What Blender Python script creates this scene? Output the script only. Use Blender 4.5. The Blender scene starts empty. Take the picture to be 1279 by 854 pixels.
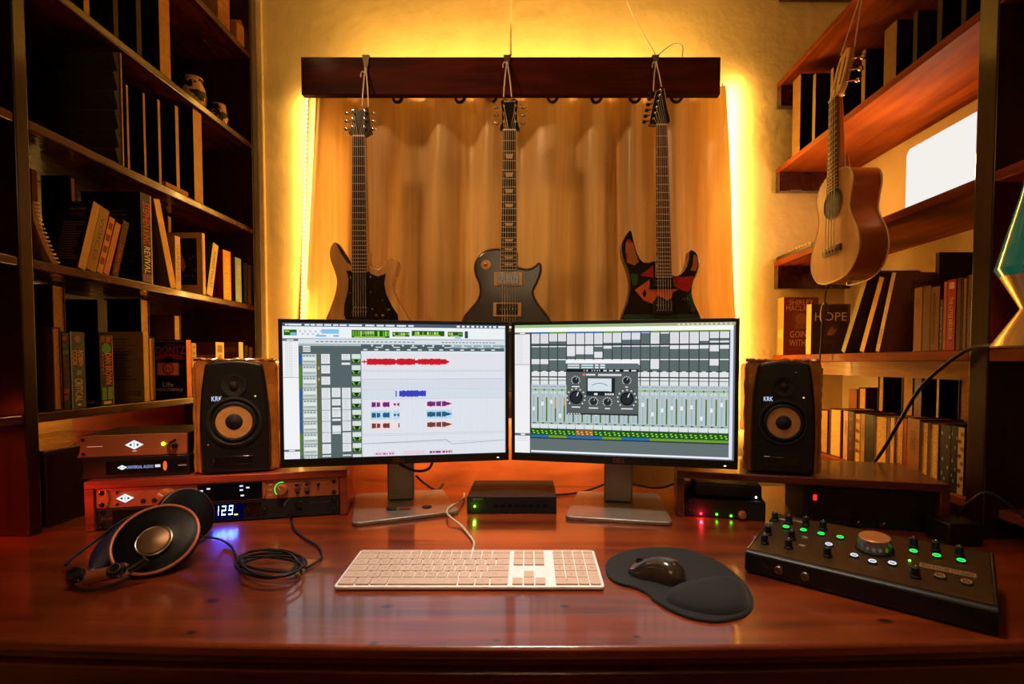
import bpy, bmesh, math, random
from mathutils import Matrix, Vector
random.seed(7)
PI = math.pi
sc = bpy.context.scene
COL = sc.collection
V = Vector

# ------------------------------------------------------------------ camera
F_PX, PITCH, CXP, HOR, CAM_H, DESK = 630.0, math.radians(2.0), 660.0, 452.0, 0.365, 0.75
CYP = HOR + F_PX * math.tan(PITCH)
CAM = V((0, 0, DESK + CAM_H))
cd = bpy.data.cameras.new('camera'); cam = bpy.data.objects.new('camera', cd); COL.objects.link(cam)
cam.location = CAM; cam.rotation_euler = (PI / 2 - PITCH, 0, 0)
cd.sensor_fit = 'HORIZONTAL'; cd.sensor_width = 36; cd.lens = F_PX / 1279 * 36
cd.shift_x = -(CXP - 639.5) / 1279; cd.shift_y = (CYP - 427) / 1279
cd.clip_start = 0.02
sc.camera = cam

def P(px, py, x=None, y=None, z=None):
    """world point seen at a photo position, on the plane x=, y= or z= (z counted from the desk top)"""
    u = (px - CXP) / F_PX; v = -(py - CYP) / F_PX
    r = V((u, math.cos(PITCH) + v * math.sin(PITCH), -math.sin(PITCH) + v * math.cos(PITCH)))
    if x is not None: t = x / r.x
    elif y is not None: t = y / r.y
    else: t = (z - CAM_H) / r.z
    return CAM + r * t

def lin(c):
    o = []
    for a in c[:3]:
        a = a / 255.0
        o.append(a / 12.92 if a <= 0.04045 else ((a + 0.055) / 1.055) ** 2.4)
    return tuple(o)

# ------------------------------------------------------------------ materials
def nodes(name):
    m = bpy.data.materials.new(name); m.use_nodes = True
    nt = m.node_tree; nt.nodes.clear()
    out = nt.nodes.new('ShaderNodeOutputMaterial')
    return m, nt, out
def N(nt, t, **kw):
    n = nt.nodes.new(t)
    for k, v in kw.items(): setattr(n, k, v)
    return n
def mat(name, c=None, rough=.5, metal=0., coat=0., noise=(30, .15), bump=None, emit=0., spec=.5, sheen=0.):
    """principled material with noise variation; c None reads the mesh's own face colours"""
    m, nt, out = nodes(name)
    b = N(nt, 'ShaderNodeBsdfPrincipled')
    b.inputs['Roughness'].default_value = rough; b.inputs['Metallic'].default_value = metal
    b.inputs['Coat Weight'].default_value = coat; b.inputs['Coat Roughness'].default_value = .12
    b.inputs['Specular IOR Level'].default_value = spec; b.inputs['Sheen Weight'].default_value = sheen
    nt.links.new(b.outputs[0], out.inputs[0])
    if c is None:
        src = N(nt, 'ShaderNodeAttribute', attribute_name='Col').outputs['Color']
    else:
        q = N(nt, 'ShaderNodeRGB'); q.outputs[0].default_value = (*lin(c), 1); src = q.outputs[0]
    tc = N(nt, 'ShaderNodeTexCoord')
    if noise[1] > 0:
        nz = N(nt, 'ShaderNodeTexNoise'); nz.inputs['Scale'].default_value = noise[0]; nz.inputs['Detail'].default_value = 4
        nt.links.new(tc.outputs['Object'], nz.inputs['Vector'])
        mr = N(nt, 'ShaderNodeMapRange'); mr.inputs[1].default_value = .3; mr.inputs[2].default_value = .7
        mr.inputs[3].default_value = 1 - noise[1]; mr.inputs[4].default_value = 1 + noise[1] * .4
        nt.links.new(nz.outputs['Fac'], mr.inputs[0])
        mx = N(nt, 'ShaderNodeMix', data_type='RGBA', blend_type='MULTIPLY'); mx.inputs[0].default_value = 1
        nt.links.new(src, mx.inputs[6]); nt.links.new(mr.outputs[0], mx.inputs[7]); src = mx.outputs[2]
    nt.links.new(src, b.inputs['Base Color'])
    if emit:
        nt.links.new(src, b.inputs['Emission Color']); b.inputs['Emission Strength'].default_value = emit
    if bump:
        n2 = N(nt, 'ShaderNodeTexNoise'); n2.inputs['Scale'].default_value = bump[0]; n2.inputs['Detail'].default_value = 5
        nt.links.new(tc.outputs['Object'], n2.inputs['Vector'])
        bp = N(nt, 'ShaderNodeBump'); bp.inputs['Strength'].default_value = bump[1]; bp.inputs['Distance'].default_value = .01
        nt.links.new(n2.outputs['Fac'], bp.inputs['Height']); nt.links.new(bp.outputs[0], b.inputs['Normal'])
    return m
def wood(name, c1, c2, stretch=(2, 30, 30), rough=.35, coat=.3, bump=.08, knots=False, scale=1., coatrough=.12):
    m, nt, out = nodes(name)
    b = N(nt, 'ShaderNodeBsdfPrincipled'); nt.links.new(b.outputs[0], out.inputs[0])
    b.inputs['Coat Weight'].default_value = coat; b.inputs['Coat Roughness'].default_value = coatrough
    b.inputs['Specular IOR Level'].default_value = .5 if coat > .14 else .06
    tc = N(nt, 'ShaderNodeTexCoord'); mp = N(nt, 'ShaderNodeMapping'); mp.inputs['Scale'].default_value = [s * scale for s in stretch]
    nt.links.new(tc.outputs['Object'], mp.inputs[0])
    nz = N(nt, 'ShaderNodeTexNoise'); nz.inputs['Scale'].default_value = 1.; nz.inputs['Detail'].default_value = 6; nz.inputs['Roughness'].default_value = .62
    nz.inputs['Distortion'].default_value = .6
    nt.links.new(mp.outputs[0], nz.inputs[0])
    cr = N(nt, 'ShaderNodeValToRGB'); cr.color_ramp.elements[0].position = .32; cr.color_ramp.elements[1].position = .68
    cr.color_ramp.elements[0].color = (*lin(c1), 1); cr.color_ramp.elements[1].color = (*lin(c2), 1)
    nt.links.new(nz.outputs['Fac'], cr.inputs[0]); src = cr.outputs[0]
    n3 = N(nt, 'ShaderNodeTexNoise'); n3.inputs['Scale'].default_value = 5.; n3.inputs['Detail'].default_value = 3
    nt.links.new(tc.outputs['Object'], n3.inputs[0])
    mr = N(nt, 'ShaderNodeMapRange'); mr.inputs[1].default_value = .3; mr.inputs[2].default_value = .7; mr.inputs[3].default_value = .72; mr.inputs[4].default_value = 1.15
    nt.links.new(n3.outputs['Fac'], mr.inputs[0])
    mx = N(nt, 'ShaderNodeMix', data_type='RGBA', blend_type='MULTIPLY'); mx.inputs[0].default_value = 1
    nt.links.new(src, mx.inputs[6]); nt.links.new(mr.outputs[0], mx.inputs[7]); src = mx.outputs[2]
    if knots:
        dist = None
        for kx, ky, kr in knots:
            sv = N(nt, 'ShaderNodeVectorMath', operation='SUBTRACT'); sv.inputs[1].default_value = (kx, ky, DESK)
            nt.links.new(tc.outputs['Object'], sv.inputs[0])
            mv = N(nt, 'ShaderNodeVectorMath', operation='MULTIPLY'); mv.inputs[1].default_value = (1 / kr, 1.5 / kr, 0)
            nt.links.new(sv.outputs[0], mv.inputs[0])
            ln = N(nt, 'ShaderNodeVectorMath', operation='LENGTH'); nt.links.new(mv.outputs[0], ln.inputs[0]); o_ = ln.outputs['Value']
            if dist is not None:
                mn = N(nt, 'ShaderNodeMath', operation='MINIMUM'); nt.links.new(dist, mn.inputs[0]); nt.links.new(o_, mn.inputs[1]); o_ = mn.outputs[0]
            dist = o_
        ad = N(nt, 'ShaderNodeMath', operation='ADD'); nt.links.new(dist, ad.inputs[0]); nt.links.new(nz.outputs['Fac'], ad.inputs[1])
        m2 = N(nt, 'ShaderNodeMapRange'); m2.inputs[1].default_value = 1.1; m2.inputs[2].default_value = 2.0; m2.inputs[3].default_value = .12; m2.inputs[4].default_value = 1
        nt.links.new(ad.outputs[0], m2.inputs[0])
        m3 = N(nt, 'ShaderNodeMix', data_type='RGBA', blend_type='MULTIPLY'); m3.inputs[0].default_value = 1
        nt.links.new(src, m3.inputs[6]); nt.links.new(m2.outputs[0], m3.inputs[7]); src = m3.outputs[2]
    nt.links.new(src, b.inputs['Base Color'])
    rr = N(nt, 'ShaderNodeMapRange'); rr.inputs[3].default_value = rough * .8; rr.inputs[4].default_value = rough * 1.3
    nt.links.new(nz.outputs['Fac'], rr.inputs[0]); nt.links.new(rr.outputs[0], b.inputs['Roughness'])
    bp = N(nt, 'ShaderNodeBump'); bp.inputs['Strength'].default_value = bump; bp.inputs['Distance'].default_value = .004
    nt.links.new(nz.outputs['Fac'], bp.inputs['Height']); nt.links.new(bp.outputs[0], b.inputs['Normal'])
    nt.links.new(bp.outputs[0], b.inputs['Coat Normal'])
    return m
def emis(name, c=None, s=1.):
    m, nt, out = nodes(name)
    e = N(nt, 'ShaderNodeEmission'); e.inputs[1].default_value = s
    if c is None:
        nt.links.new(N(nt, 'ShaderNodeAttribute', attribute_name='Col').outputs['Color'], e.inputs[0])
    else: e.inputs[0].default_value = (*lin(c), 1)
    nt.links.new(e.outputs[0], out.inputs[0])
    return m

M = dict(
    plaster=mat('amber_plaster', (228, 205, 148), .75, noise=(6, .12), bump=(26, .35)),
    ceiling=mat('ceiling_paint', (205, 190, 160), .8, bump=(40, .1)),
    floor=wood('floor_boards', (60, 34, 20), (96, 58, 34), (30, 2, 30), .4, .2),
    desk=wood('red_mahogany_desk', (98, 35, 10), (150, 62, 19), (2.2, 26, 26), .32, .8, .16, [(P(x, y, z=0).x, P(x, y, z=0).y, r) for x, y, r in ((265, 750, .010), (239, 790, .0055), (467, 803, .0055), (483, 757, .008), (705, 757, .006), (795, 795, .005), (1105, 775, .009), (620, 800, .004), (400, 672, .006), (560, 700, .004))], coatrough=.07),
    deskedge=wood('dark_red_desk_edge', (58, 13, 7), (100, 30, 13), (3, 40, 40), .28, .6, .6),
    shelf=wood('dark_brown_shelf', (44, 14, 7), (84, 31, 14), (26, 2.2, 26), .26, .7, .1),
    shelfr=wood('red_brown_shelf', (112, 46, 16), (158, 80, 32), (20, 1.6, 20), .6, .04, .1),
    post=wood('dark_upright', (28, 9, 6), (54, 18, 10), (26, 26, 2.2), .3, .5, .1),
    goldply=wood('golden_plywood', (140, 90, 40), (190, 134, 66), (30, 3, 30), .5, .1),
    redtone=wood('red_lit_panel_and_tag', (120, 14, 10), (165, 28, 18), (26, 3, 26), .4, .3),  # red light put into the back panel's colour; also colours a red tag
    beam=wood('dark_red_pelmet', (46, 14, 8), (86, 28, 13), (2.4, 30, 30), .6, .02),
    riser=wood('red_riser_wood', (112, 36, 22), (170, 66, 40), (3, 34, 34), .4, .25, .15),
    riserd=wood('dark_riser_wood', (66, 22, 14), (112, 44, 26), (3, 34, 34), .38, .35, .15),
    back=wood('orange_backboard', (140, 62, 22), (200, 106, 48), (3, 30, 12), .5, .15),
    black=mat('black_plastic', (11, 11, 12), .42, noise=(60, .1)),
    gloss=mat('glossy_black', (10, 10, 12), .12, coat=.6, noise=(40, .1)),
    matte=mat('matte_black', (9, 9, 10), .7, noise=(80, .15), bump=(300, .05)),
    cupface=mat('black_cup_face', (6, 6, 7), .4, noise=(50, .1), spec=.18),
    rubber=mat('black_rubber', (12, 12, 13), .6, noise=(60, .1)),
    cloth=mat('black_mat_cloth', (9, 9, 9), .85, noise=(200, .2), bump=(500, .12), sheen=.1),
    steel=mat('brushed_steel', (150, 138, 125), .32, 1., noise=(60, .15)),
    standm=mat('stand_grey', (150, 142, 132), .36, .55, noise=(50, .12)),
    chrome=mat('chrome', (215, 210, 205), .15, 1., noise=(50, .05)),
    copper=mat('copper_faceplate', (176, 100, 64), .42, .25, noise=(30, .12)),
    cone=mat('tan_woofer_cone', (196, 140, 78), .6, noise=(60, .15), bump=(150, .1)),
    film=mat('wrinkled_brown_film', (196, 118, 46), .22, coat=.8, noise=(14, .45), bump=(22, .8)),
    alu=mat('white_aluminium', (250, 250, 252), .35, .0, noise=(40, .06)),
    keys=mat('cream_key', None, .5, noise=(200, .05)),
    paint=mat('printed_colours', None, .5, noise=(45, .16), spec=.22),
    gpaint=mat('glossy_colours', None, .22, coat=.5, noise=(45, .12)),
    metalc=mat('metal_colours', None, .3, .8, noise=(60, .1)),
    page=mat('page_edges', None, .8, noise=(300, .35), bump=(400, .3)),
    screen=emis('screen_pixels', None, 1.0),
    glow=emis('lamp_colours', None, 3.0),
    led=emis('amber_led', (255, 204, 110), 11.0),
    lightpanel=emis('white_light_panel', (252, 248, 242), .93),
    strap=mat('blue_lit_leather', (10, 15, 56), .32, coat=.2, noise=(90, .2), bump=(200, .1)),  # dark leather with the blue light on it put into the colour
    natural=wood('honey_guitar_body', (206, 142, 72), (234, 180, 106), (30, 30, 2.2), .25, .7, .04),
    lpblack=mat('charcoal_guitar_finish', (44, 44, 42), .3, coat=.5, noise=(12, .15)),
    maple=wood('maple_neck', (170, 110, 52), (200, 142, 76), (40, 40, 3), .35, .4, .03),
    mahog=wood('mahogany_uke_side', (150, 72, 24), (190, 104, 40), (30, 3, 3), .3, .5, .04),
    spruce=wood('spruce_uke_top', (188, 134, 70), (210, 160, 92), (44, 44, 3), .4, .3, .03),
    string=mat('pale_string', (205, 190, 165), .5, .2, noise=(50, .1)),
    cord=mat('white_cord', (222, 208, 190), .7, noise=(80, .1)),
    teal=mat('teal_glass', (12, 150, 130), .15, coat=.7, noise=(8, .2), emit=.12),
    lampgold=mat('pale_gold_lamp_base', (214, 182, 130), .3, .5, noise=(10, .1)),
    cardboard=wood('cardboard', (150, 96, 44), (178, 120, 62), (4, 4, 40), .7, 0, .04),
    foam=mat('charcoal_foam', (46, 40, 32), .9, noise=(90, .2), bump=(200, .3)),
    glass=mat('dark_window_glass', (40, 30, 20), .1, noise=(5, .1)),
    tan=mat('tan_board', (190, 140, 72), .55, noise=(30, .15)),
)
def curtain_mat():
    m, nt, out = nodes('amber_satin_curtain')
    tc = N(nt, 'ShaderNodeTexCoord'); mp = N(nt, 'ShaderNodeMapping'); mp.inputs['Scale'].default_value = (900, 900, 900)
    nt.links.new(tc.outputs['Object'], mp.inputs[0])
    nz = N(nt, 'ShaderNodeTexNoise'); nz.inputs['Scale'].default_value = 1; nz.inputs['Detail'].default_value = 3
    mp.inputs['Scale'].default_value = (60, 60, 2)
    nt.links.new(mp.outputs[0], nz.inputs[0])
    cr = N(nt, 'ShaderNodeValToRGB'); cr.color_ramp.elements[0].position = .3; cr.color_ramp.elements[1].position = .7
    cr.color_ramp.elements[0].color = (*lin((196, 156, 98)), 1); cr.color_ramp.elements[1].color = (*lin((212, 174, 116)), 1)
    nt.links.new(nz.outputs['Fac'], cr.inputs[0])
    b = N(nt, 'ShaderNodeBsdfPrincipled'); b.inputs['Roughness'].default_value = .32; b.inputs['Sheen Weight'].default_value = .3
    b.inputs['Anisotropic'].default_value = .4
    nt.links.new(cr.outputs[0], b.inputs['Base Color'])
    t = N(nt, 'ShaderNodeBsdfTranslucent'); nt.links.new(cr.outputs[0], t.inputs[0])
    mx = N(nt, 'ShaderNodeMixShader'); mx.inputs[0].default_value = .3
    wv = N(nt, 'ShaderNodeTexNoise'); wv.inputs['Scale'].default_value = 260
    nt.links.new(tc.outputs['Object'], wv.inputs[0])
    bp = N(nt, 'ShaderNodeBump'); bp.inputs['Strength'].default_value = .12; bp.inputs['Distance'].default_value = .002
    nt.links.new(wv.outputs['Fac'], bp.inputs['Height']); nt.links.new(bp.outputs[0], b.inputs['Normal'])
    nt.links.new(b.outputs[0], mx.inputs[1]); nt.links.new(t.outputs[0], mx.inputs[2]); nt.links.new(mx.outputs[0], out.inputs[0])
    return m
M['curtain'] = curtain_mat()

# ------------------------------------------------------------------ mesh building
_fonts = {}
def glyphs(s):
    if s not in _fonts:
        c = bpy.data.curves.new('lettering', 'FONT'); c.body = s; c.size = 1; c.resolution_u = 2
        o = bpy.data.objects.new('lettering', c); COL.objects.link(o)
        dg = bpy.context.evaluated_depsgraph_get(); ev = o.evaluated_get(dg); me = ev.to_mesh()
        vs = [v.co.copy() for v in me.vertices]; fs = [tuple(p.vertices) for p in me.polygons]
        ev.to_mesh_clear(); bpy.data.objects.remove(o); bpy.data.curves.remove(c)
        xs = [v.x for v in vs] or [0, 1]; ys = [v.y for v in vs] or [0, 1]
        _fonts[s] = (vs, fs, min(xs), max(xs), min(ys), max(ys))
    return _fonts[s]

class G:
    """collects shapes into one mesh"""
    def __init__(s, m=None): s.v = []; s.f = []; s.c = []; s.cc = (.5, .5, .5); s.m = m or Matrix.Identity(4)
    def col(s, c): s.cc = lin(c); return s
    def add(s, vs, fs):
        b = len(s.v); s.v += [s.m @ V(v) for v in vs]; s.f += [tuple(i + b for i in f) for f in fs]; s.c += [s.cc] * len(fs); return s
    def bx(s, x0, x1, y0, y1, z0, z1):
        return s.add([(x, y, z) for z in (z0, z1) for y in (y0, y1) for x in (x0, x1)],
                     [(0, 2, 3, 1), (4, 5, 7, 6), (0, 1, 5, 4), (2, 6, 7, 3), (0, 4, 6, 2), (1, 3, 7, 5)])
    def hull8(s, p): # bottom 4 (ccw) then top 4
        return s.add(p, [(3, 2, 1, 0), (4, 5, 6, 7), (0, 1, 5, 4), (1, 2, 6, 5), (2, 3, 7, 6), (3, 0, 4, 7)])
    def lathe(s, prof, n=28, o=(0, 0, 0), ax=(0, 0, 1), sq=1.):
        q = V(ax).normalized().to_track_quat('Z', 'Y').to_matrix(); o = V(o); vs = []; fs = []
        k = len(prof)
        for i in range(n):
            a = 2 * PI * i / n
            for r, z in prof: vs.append(o + q @ V((r * math.cos(a), r * sq * math.sin(a), z)))
        for i in range(n):
            j = (i + 1) % n
            for t in range(k - 1): fs.append((i * k + t, j * k + t, j * k + t + 1, i * k + t + 1))
        if prof[0][0] > 1e-6: fs.append(tuple(i * k for i in reversed(range(n))))
        if prof[-1][0] > 1e-6: fs.append(tuple(i * k + k - 1 for i in range(n)))
        return s.add(vs, fs)
    def cyl(s, p0, p1, r, r1=None, n=18):
        p0, p1 = V(p0), V(p1); d = p1 - p0
        return s.lathe([(r, 0), (r if r1 is None else r1, d.length)], n, p0, d)
    def ring(s, o, ax, R, r, n=32, k=8, sq=1.):
        q = V(ax).normalized().to_track_quat('Z', 'Y').to_matrix(); o = V(o); vs = []; fs = []
        for i in range(n):
            a = 2 * PI * i / n
            for j in range(k):
                b = 2 * PI * j / k; rr = R + r * math.cos(b)
                vs.append(o + q @ V((rr * math.cos(a), rr * sq * math.sin(a), r * math.sin(b))))
        for i in range(n):
            for j in range(k):
                fs.append((i * k + j, ((i + 1) % n) * k + j, ((i + 1) % n) * k + (j + 1) % k, i * k + (j + 1) % k))
        return s.add(vs, fs)
    def tube(s, pts, r, n=8, closed=False, flat=1.):
        pts = [V(p) for p in pts]; L = len(pts); vs = []; fs = []; up = None
        for i, p in enumerate(pts):
            if closed: t = pts[(i + 1) % L] - pts[i - 1]
            else: t = pts[min(i + 1, L - 1)] - pts[max(i - 1, 0)]
            t = t.normalized() if t.length > 1e-9 else V((0, 0, 1))
            if up is None:
                up = V((0, 0, 1)) if abs(t.z) < .9 else V((1, 0, 0))
            a = t.cross(up)
            if a.length < 1e-5: a = t.cross(V((1, .3, .2)))
            a.normalize(); up = a.cross(t).normalized()
            rr = r[i] if isinstance(r, (list, tuple)) else r
            for j in range(n):
                b = 2 * PI * j / n; vs.append(p + a * (rr * math.cos(b)) + up * (rr * flat * math.sin(b)))
        m = L if closed else L - 1
        for i in range(m):
            for j in range(n):
                i2 = (i + 1) % L
                fs.append((i * n + j, i * n + (j + 1) % n, i2 * n + (j + 1) % n, i2 * n + j))
        if not closed:
            fs.append(tuple(reversed(range(n)))); fs.append(tuple((L - 1) * n + j for j in range(n)))
        return s.add(vs, fs)
    def prism(s, out, f0, f1):
        """outline points (any iterable); f0/f1 map an outline point to the two end faces"""
        n = len(out); vs = [f0(p) for p in out] + [f1(p) for p in out]
        fs = [tuple(reversed(range(n))), tuple(range(n, 2 * n))] + [(i, (i + 1) % n, n + (i + 1) % n, n + i) for i in range(n)]
        return s.add(vs, fs)
    def ell(s, o, r, n=24, k=14):
        o = V(o); vs = []; fs = []
        for i in range(k + 1):
            t = PI * i / k
            for j in range(n):
                a = 2 * PI * j / n
                vs.append(o + V((r[0] * math.sin(t) * math.cos(a), r[1] * math.sin(t) * math.sin(a), r[2] * math.cos(t))))
        for i in range(k):
            for j in range(n): fs.append((i * n + j, (i + 1) * n + j, (i + 1) * n + (j + 1) % n, i * n + (j + 1) % n))
        return s.add(vs, fs)
    def build(s, name, m, parent=None, bevel=0., seg=2, smooth=True, sub=0, ang=38):
        me = bpy.data.meshes.new(name); me.from_pydata([tuple(v) for v in s.v], [], s.f)
        bm = bmesh.new(); bm.from_mesh(me); bmesh.ops.recalc_face_normals(bm, faces=bm.faces) if not getattr(s, 'keep', False) else None
        bm.to_mesh(me); bm.free()
        ca = me.color_attributes.new('Col', 'FLOAT_COLOR', 'CORNER'); buf = []
        for p, c in zip(me.polygons, s.c): buf += [c[0], c[1], c[2], 1.0] * p.loop_total
        ca.data.foreach_set('color', buf)
        if smooth:
            me.polygons.foreach_set('use_smooth', [True] * len(me.polygons)); me.set_sharp_from_angle(angle=math.radians(ang))
        me.materials.append(m if not isinstance(m, str) else M[m])
        o = bpy.data.objects.new(name, me); COL.objects.link(o)
        if parent: o.parent = parent
        if bevel:
            b = o.modifiers.new('edge', 'BEVEL'); b.width = bevel; b.segments = seg; b.limit_method = 'ANGLE'; b.angle_limit = math.radians(40)
        if sub:
            b = o.modifiers.new('smooth', 'SUBSURF'); b.levels = sub; b.render_levels = sub
        return o

class Surf:
    """draws flat colour shapes and lettering on a face: o is its top left corner, U runs across, W runs down"""
    def __init__(s, g, o, U, W, eps=.00025):
        s.g = g; s.o = V(o); s.U = V(U); s.W = V(W); s.n = -(s.U.cross(s.W)).normalized(); s.e = eps
    def p(s, u, v, k=1): return s.o + s.U * u + s.W * v + s.n * (s.e * k)
    def rect(s, u0, v0, u1, v1, c, k=1):
        s.g.col(c); s.g.add([s.p(u0, v1, k), s.p(u1, v1, k), s.p(u1, v0, k), s.p(u0, v0, k)], [(0, 1, 2, 3)]); return s
    def poly(s, pts, c, k=1):
        s.g.col(c); s.g.add([s.p(u, v, k) for u, v in pts], [tuple(range(len(pts)))]); return s
    def disc(s, u, v, r, c, k=1, n=20, asp=None):
        a = asp or s.U.length / s.W.length
        return s.poly([(u + r * math.cos(2 * PI * i / n), v + r * a * math.sin(2 * PI * i / n)) for i in range(n)], c, k)
    def text(s, t, u, v, h, c, k=2, w=None, down=False):
        """centred at u, v; h = letter height as a share of W (of U when the text runs down), w = most length"""
        vs, fs, x0, x1, y0, y1 = glyphs(t)
        if not fs: return s
        A, B = (s.W, s.U) if down else (s.U, -s.W)
        la, lb = A.length, B.length
        sy = h * lb / max(y1 - y0, .5); sx = sy
        if w is not None: sx = w * la / (x1 - x0)
        A, B = A.normalized(), B.normalized(); base = s.o + s.U * u + s.W * v + s.n * (s.e * k)
        s.g.col(c); s.g.add([base + A * ((p.x - (x0 + x1) / 2) * sx) + B * ((p.y - (y0 + y1) / 2) * sy) for p in vs], fs); return s

def tag(o, label=None, cat=None, group=None, kind=None):
    if label: o['label'] = label
    if cat: o['category'] = cat
    if group: o['group'] = group
    if kind: o['kind'] = kind
    return o
def thing(name, label, cat, loc=(0, 0, 0), rz=0., group=None):
    o = bpy.data.objects.new(name, None); o.empty_display_size = .02; COL.objects.link(o)
    o.location = loc; o.rotation_euler = (0, 0, rz)
    return tag(o, label, cat, group)
def struct(name, g, m, **k): return tag(g.build(name, m, **k), kind='structure')
def spline(pts, n=6, closed=True):
    out = []; L = len(pts)
    pts = [V(p) for p in pts]
    for i in range(L if closed else L - 1):
        p0, p1, p2, p3 = (pts[(i - 1) % L], pts[i], pts[(i + 1) % L], pts[(i + 2) % L]) if closed else (pts[max(i - 1, 0)], pts[i], pts[i + 1], pts[min(i + 2, L - 1)])
        for k in range(n):
            t = k / n
            out.append(.5 * ((2 * p1) + (p2 - p0) * t + (2 * p0 - 5 * p1 + 4 * p2 - p3) * t * t + (3 * p1 - p0 - 3 * p2 + p3) * t ** 3))
    if not closed: out.append(pts[-1])
    return out
def lamp(name, kind, loc, energy, color, rot=(0, 0, 0), size=None, size_y=None, rad=.02, spread=None):
    l = bpy.data.lights.new(name, kind); l.energy = energy; l.color = color
    if kind == 'AREA':
        l.shape = 'RECTANGLE' if size_y else 'SQUARE'; l.size = size
        if size_y: l.size_y = size_y
        if spread: l.spread = spread
    else: l.shadow_soft_size = rad
    o = bpy.data.objects.new(name, l); COL.objects.link(o); o.location = loc; o.rotation_euler = rot
    return o

# ------------------------------------------------------------------ the room
YW, XL, XR, XLW, XRW, YF = 1.95, -1.045, .938, -1.335, 1.216, -1.5
g = G(); g.bx(XLW - .1, XRW + .1, YF - .1, YW + .12, -.08, 0); struct('floor', g, 'floor')
g = G(); g.bx(XLW - .1, XRW + .1, YF - .1, YW + .12, 2.72, 2.8); struct('ceiling', g, 'ceiling')
g = G(); g.bx(XLW - .1, XLW, YF, YW + .1, 0, 2.72); struct('wall_left', g, 'plaster')
g = G(); g.bx(XRW, XRW + .1, YF, YW + .1, 0, 2.72); struct('wall_right', g, 'plaster')
g = G(); g.bx(XLW, XRW, YF - .1, YF, 0, 2.72); struct('wall_front', g, 'plaster')
WX0, WX1, WZ0, WZ1 = -.56, .5, 1.12, 2.0
g = G()
g.bx(XLW, WX0, YW, YW + .1, 0, 2.72); g.bx(WX1, XRW, YW, YW + .1, 0, 2.72)
g.bx(WX0, WX1, YW, YW + .1, 0, WZ0); g.bx(WX0, WX1, YW, YW + .1, WZ1, 2.72)
struct('wall_back', g, 'plaster')
w = tag(bpy.data.objects.new('window_1', None), kind='structure'); COL.objects.link(w)
g = G()
for a, b in ((WX0, WX0 + .04), (WX1 - .04, WX1)): g.bx(a, b, YW + .03, YW + .08, WZ0, WZ1)
for z in (WZ0, WZ1 - .04): g.bx(WX0 + .04, WX1 - .04, YW + .03, YW + .08, z, z + .04)
for x in (-.3, -.045, .22): g.bx(x - .015, x + .015, YW + .035, YW + .075, WZ0 + .04, WZ1 - .04)
for z in (1.44, 1.75): g.bx(WX0 + .04, WX1 - .04, YW + .04, YW + .07, z - .012, z + .012)
g.build('window_frame', 'beam', w)
m, nt, out = nodes('window_pane_glass')
mx = N(nt, 'ShaderNodeMixShader'); mx.inputs[0].default_value = .12
nt.links.new(N(nt, 'ShaderNodeBsdfTransparent').outputs[0], mx.inputs[1]); nt.links.new(N(nt, 'ShaderNodeBsdfGlossy').outputs[0], mx.inputs[2]); nt.links.new(mx.outputs[0], out.inputs[0])
g = G(); g.bx(WX0 + .03, WX1 - .03, YW + .054, YW + .056, WZ0 + .03, WZ1 - .03); g.build('pane', m, w)
g = G(); g.bx(WX0 - .2, WX1 + .2, YW + .6, YW + .62, WZ0 - .3, WZ1 + .3); struct('backdrop_outside', g, 'matte')

g = G(); xt_ = P(329, 300, y=YW - .006).x; g.bx(xt_ - .013, xt_ + .011, YW - .014, YW - .0005, .78, 2.7); struct('trim_1', g, 'plaster', bevel=.004)
# ------------------------------------------------------------------ the desk
t = thing('desk', 'large glossy red-brown wooden desk with a bowed front edge running between the two bookcases', 'desk')
def front_y(x): return .657 - .024 * max(0, 1 - (x / .75) ** 2)
xs = [XLW + .004 + (XRW - XLW - .008) * i / 40 for i in range(41)]
g = G(); YB = 1.478
out = [(x, front_y(x)) for x in xs] + [(xs[-1], YB), (xs[0], YB)]
g.prism(out, lambda p: V((p[0], p[1], DESK - .018)), lambda p: V((p[0], p[1], DESK)))
g.build('desktop', 'desk', t, bevel=.005, seg=3)
g = G()
def strip(off0, off1, z0, z1):
    o = [(x, front_y(x) + off0) for x in xs] + [(x, front_y(x) + off1) for x in reversed(xs)]
    g.prism(o, lambda p: V((p[0], p[1], z0)), lambda p: V((p[0], p[1], z1)))
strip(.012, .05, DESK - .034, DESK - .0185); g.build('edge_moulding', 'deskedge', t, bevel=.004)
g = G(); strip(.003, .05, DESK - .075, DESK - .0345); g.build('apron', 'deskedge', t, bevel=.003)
g = G()
for x in (XLW + .01, XRW - .06): g.bx(x, x + .05, .72, 1.46, .001, DESK - .0195)
for k, x in enumerate((XLW + .01, XRW - .06)):
    q = G(); q.bx(x, x + .05, .75, 1.46, .001, DESK - .0195); q.build('leg_panel', 'deskedge', t)
g = G(); g.bx(-.52, .30, 1.479, 1.497, DESK - .1, DESK + .2); g.build('backboard', 'back', t, bevel=.002)

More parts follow.
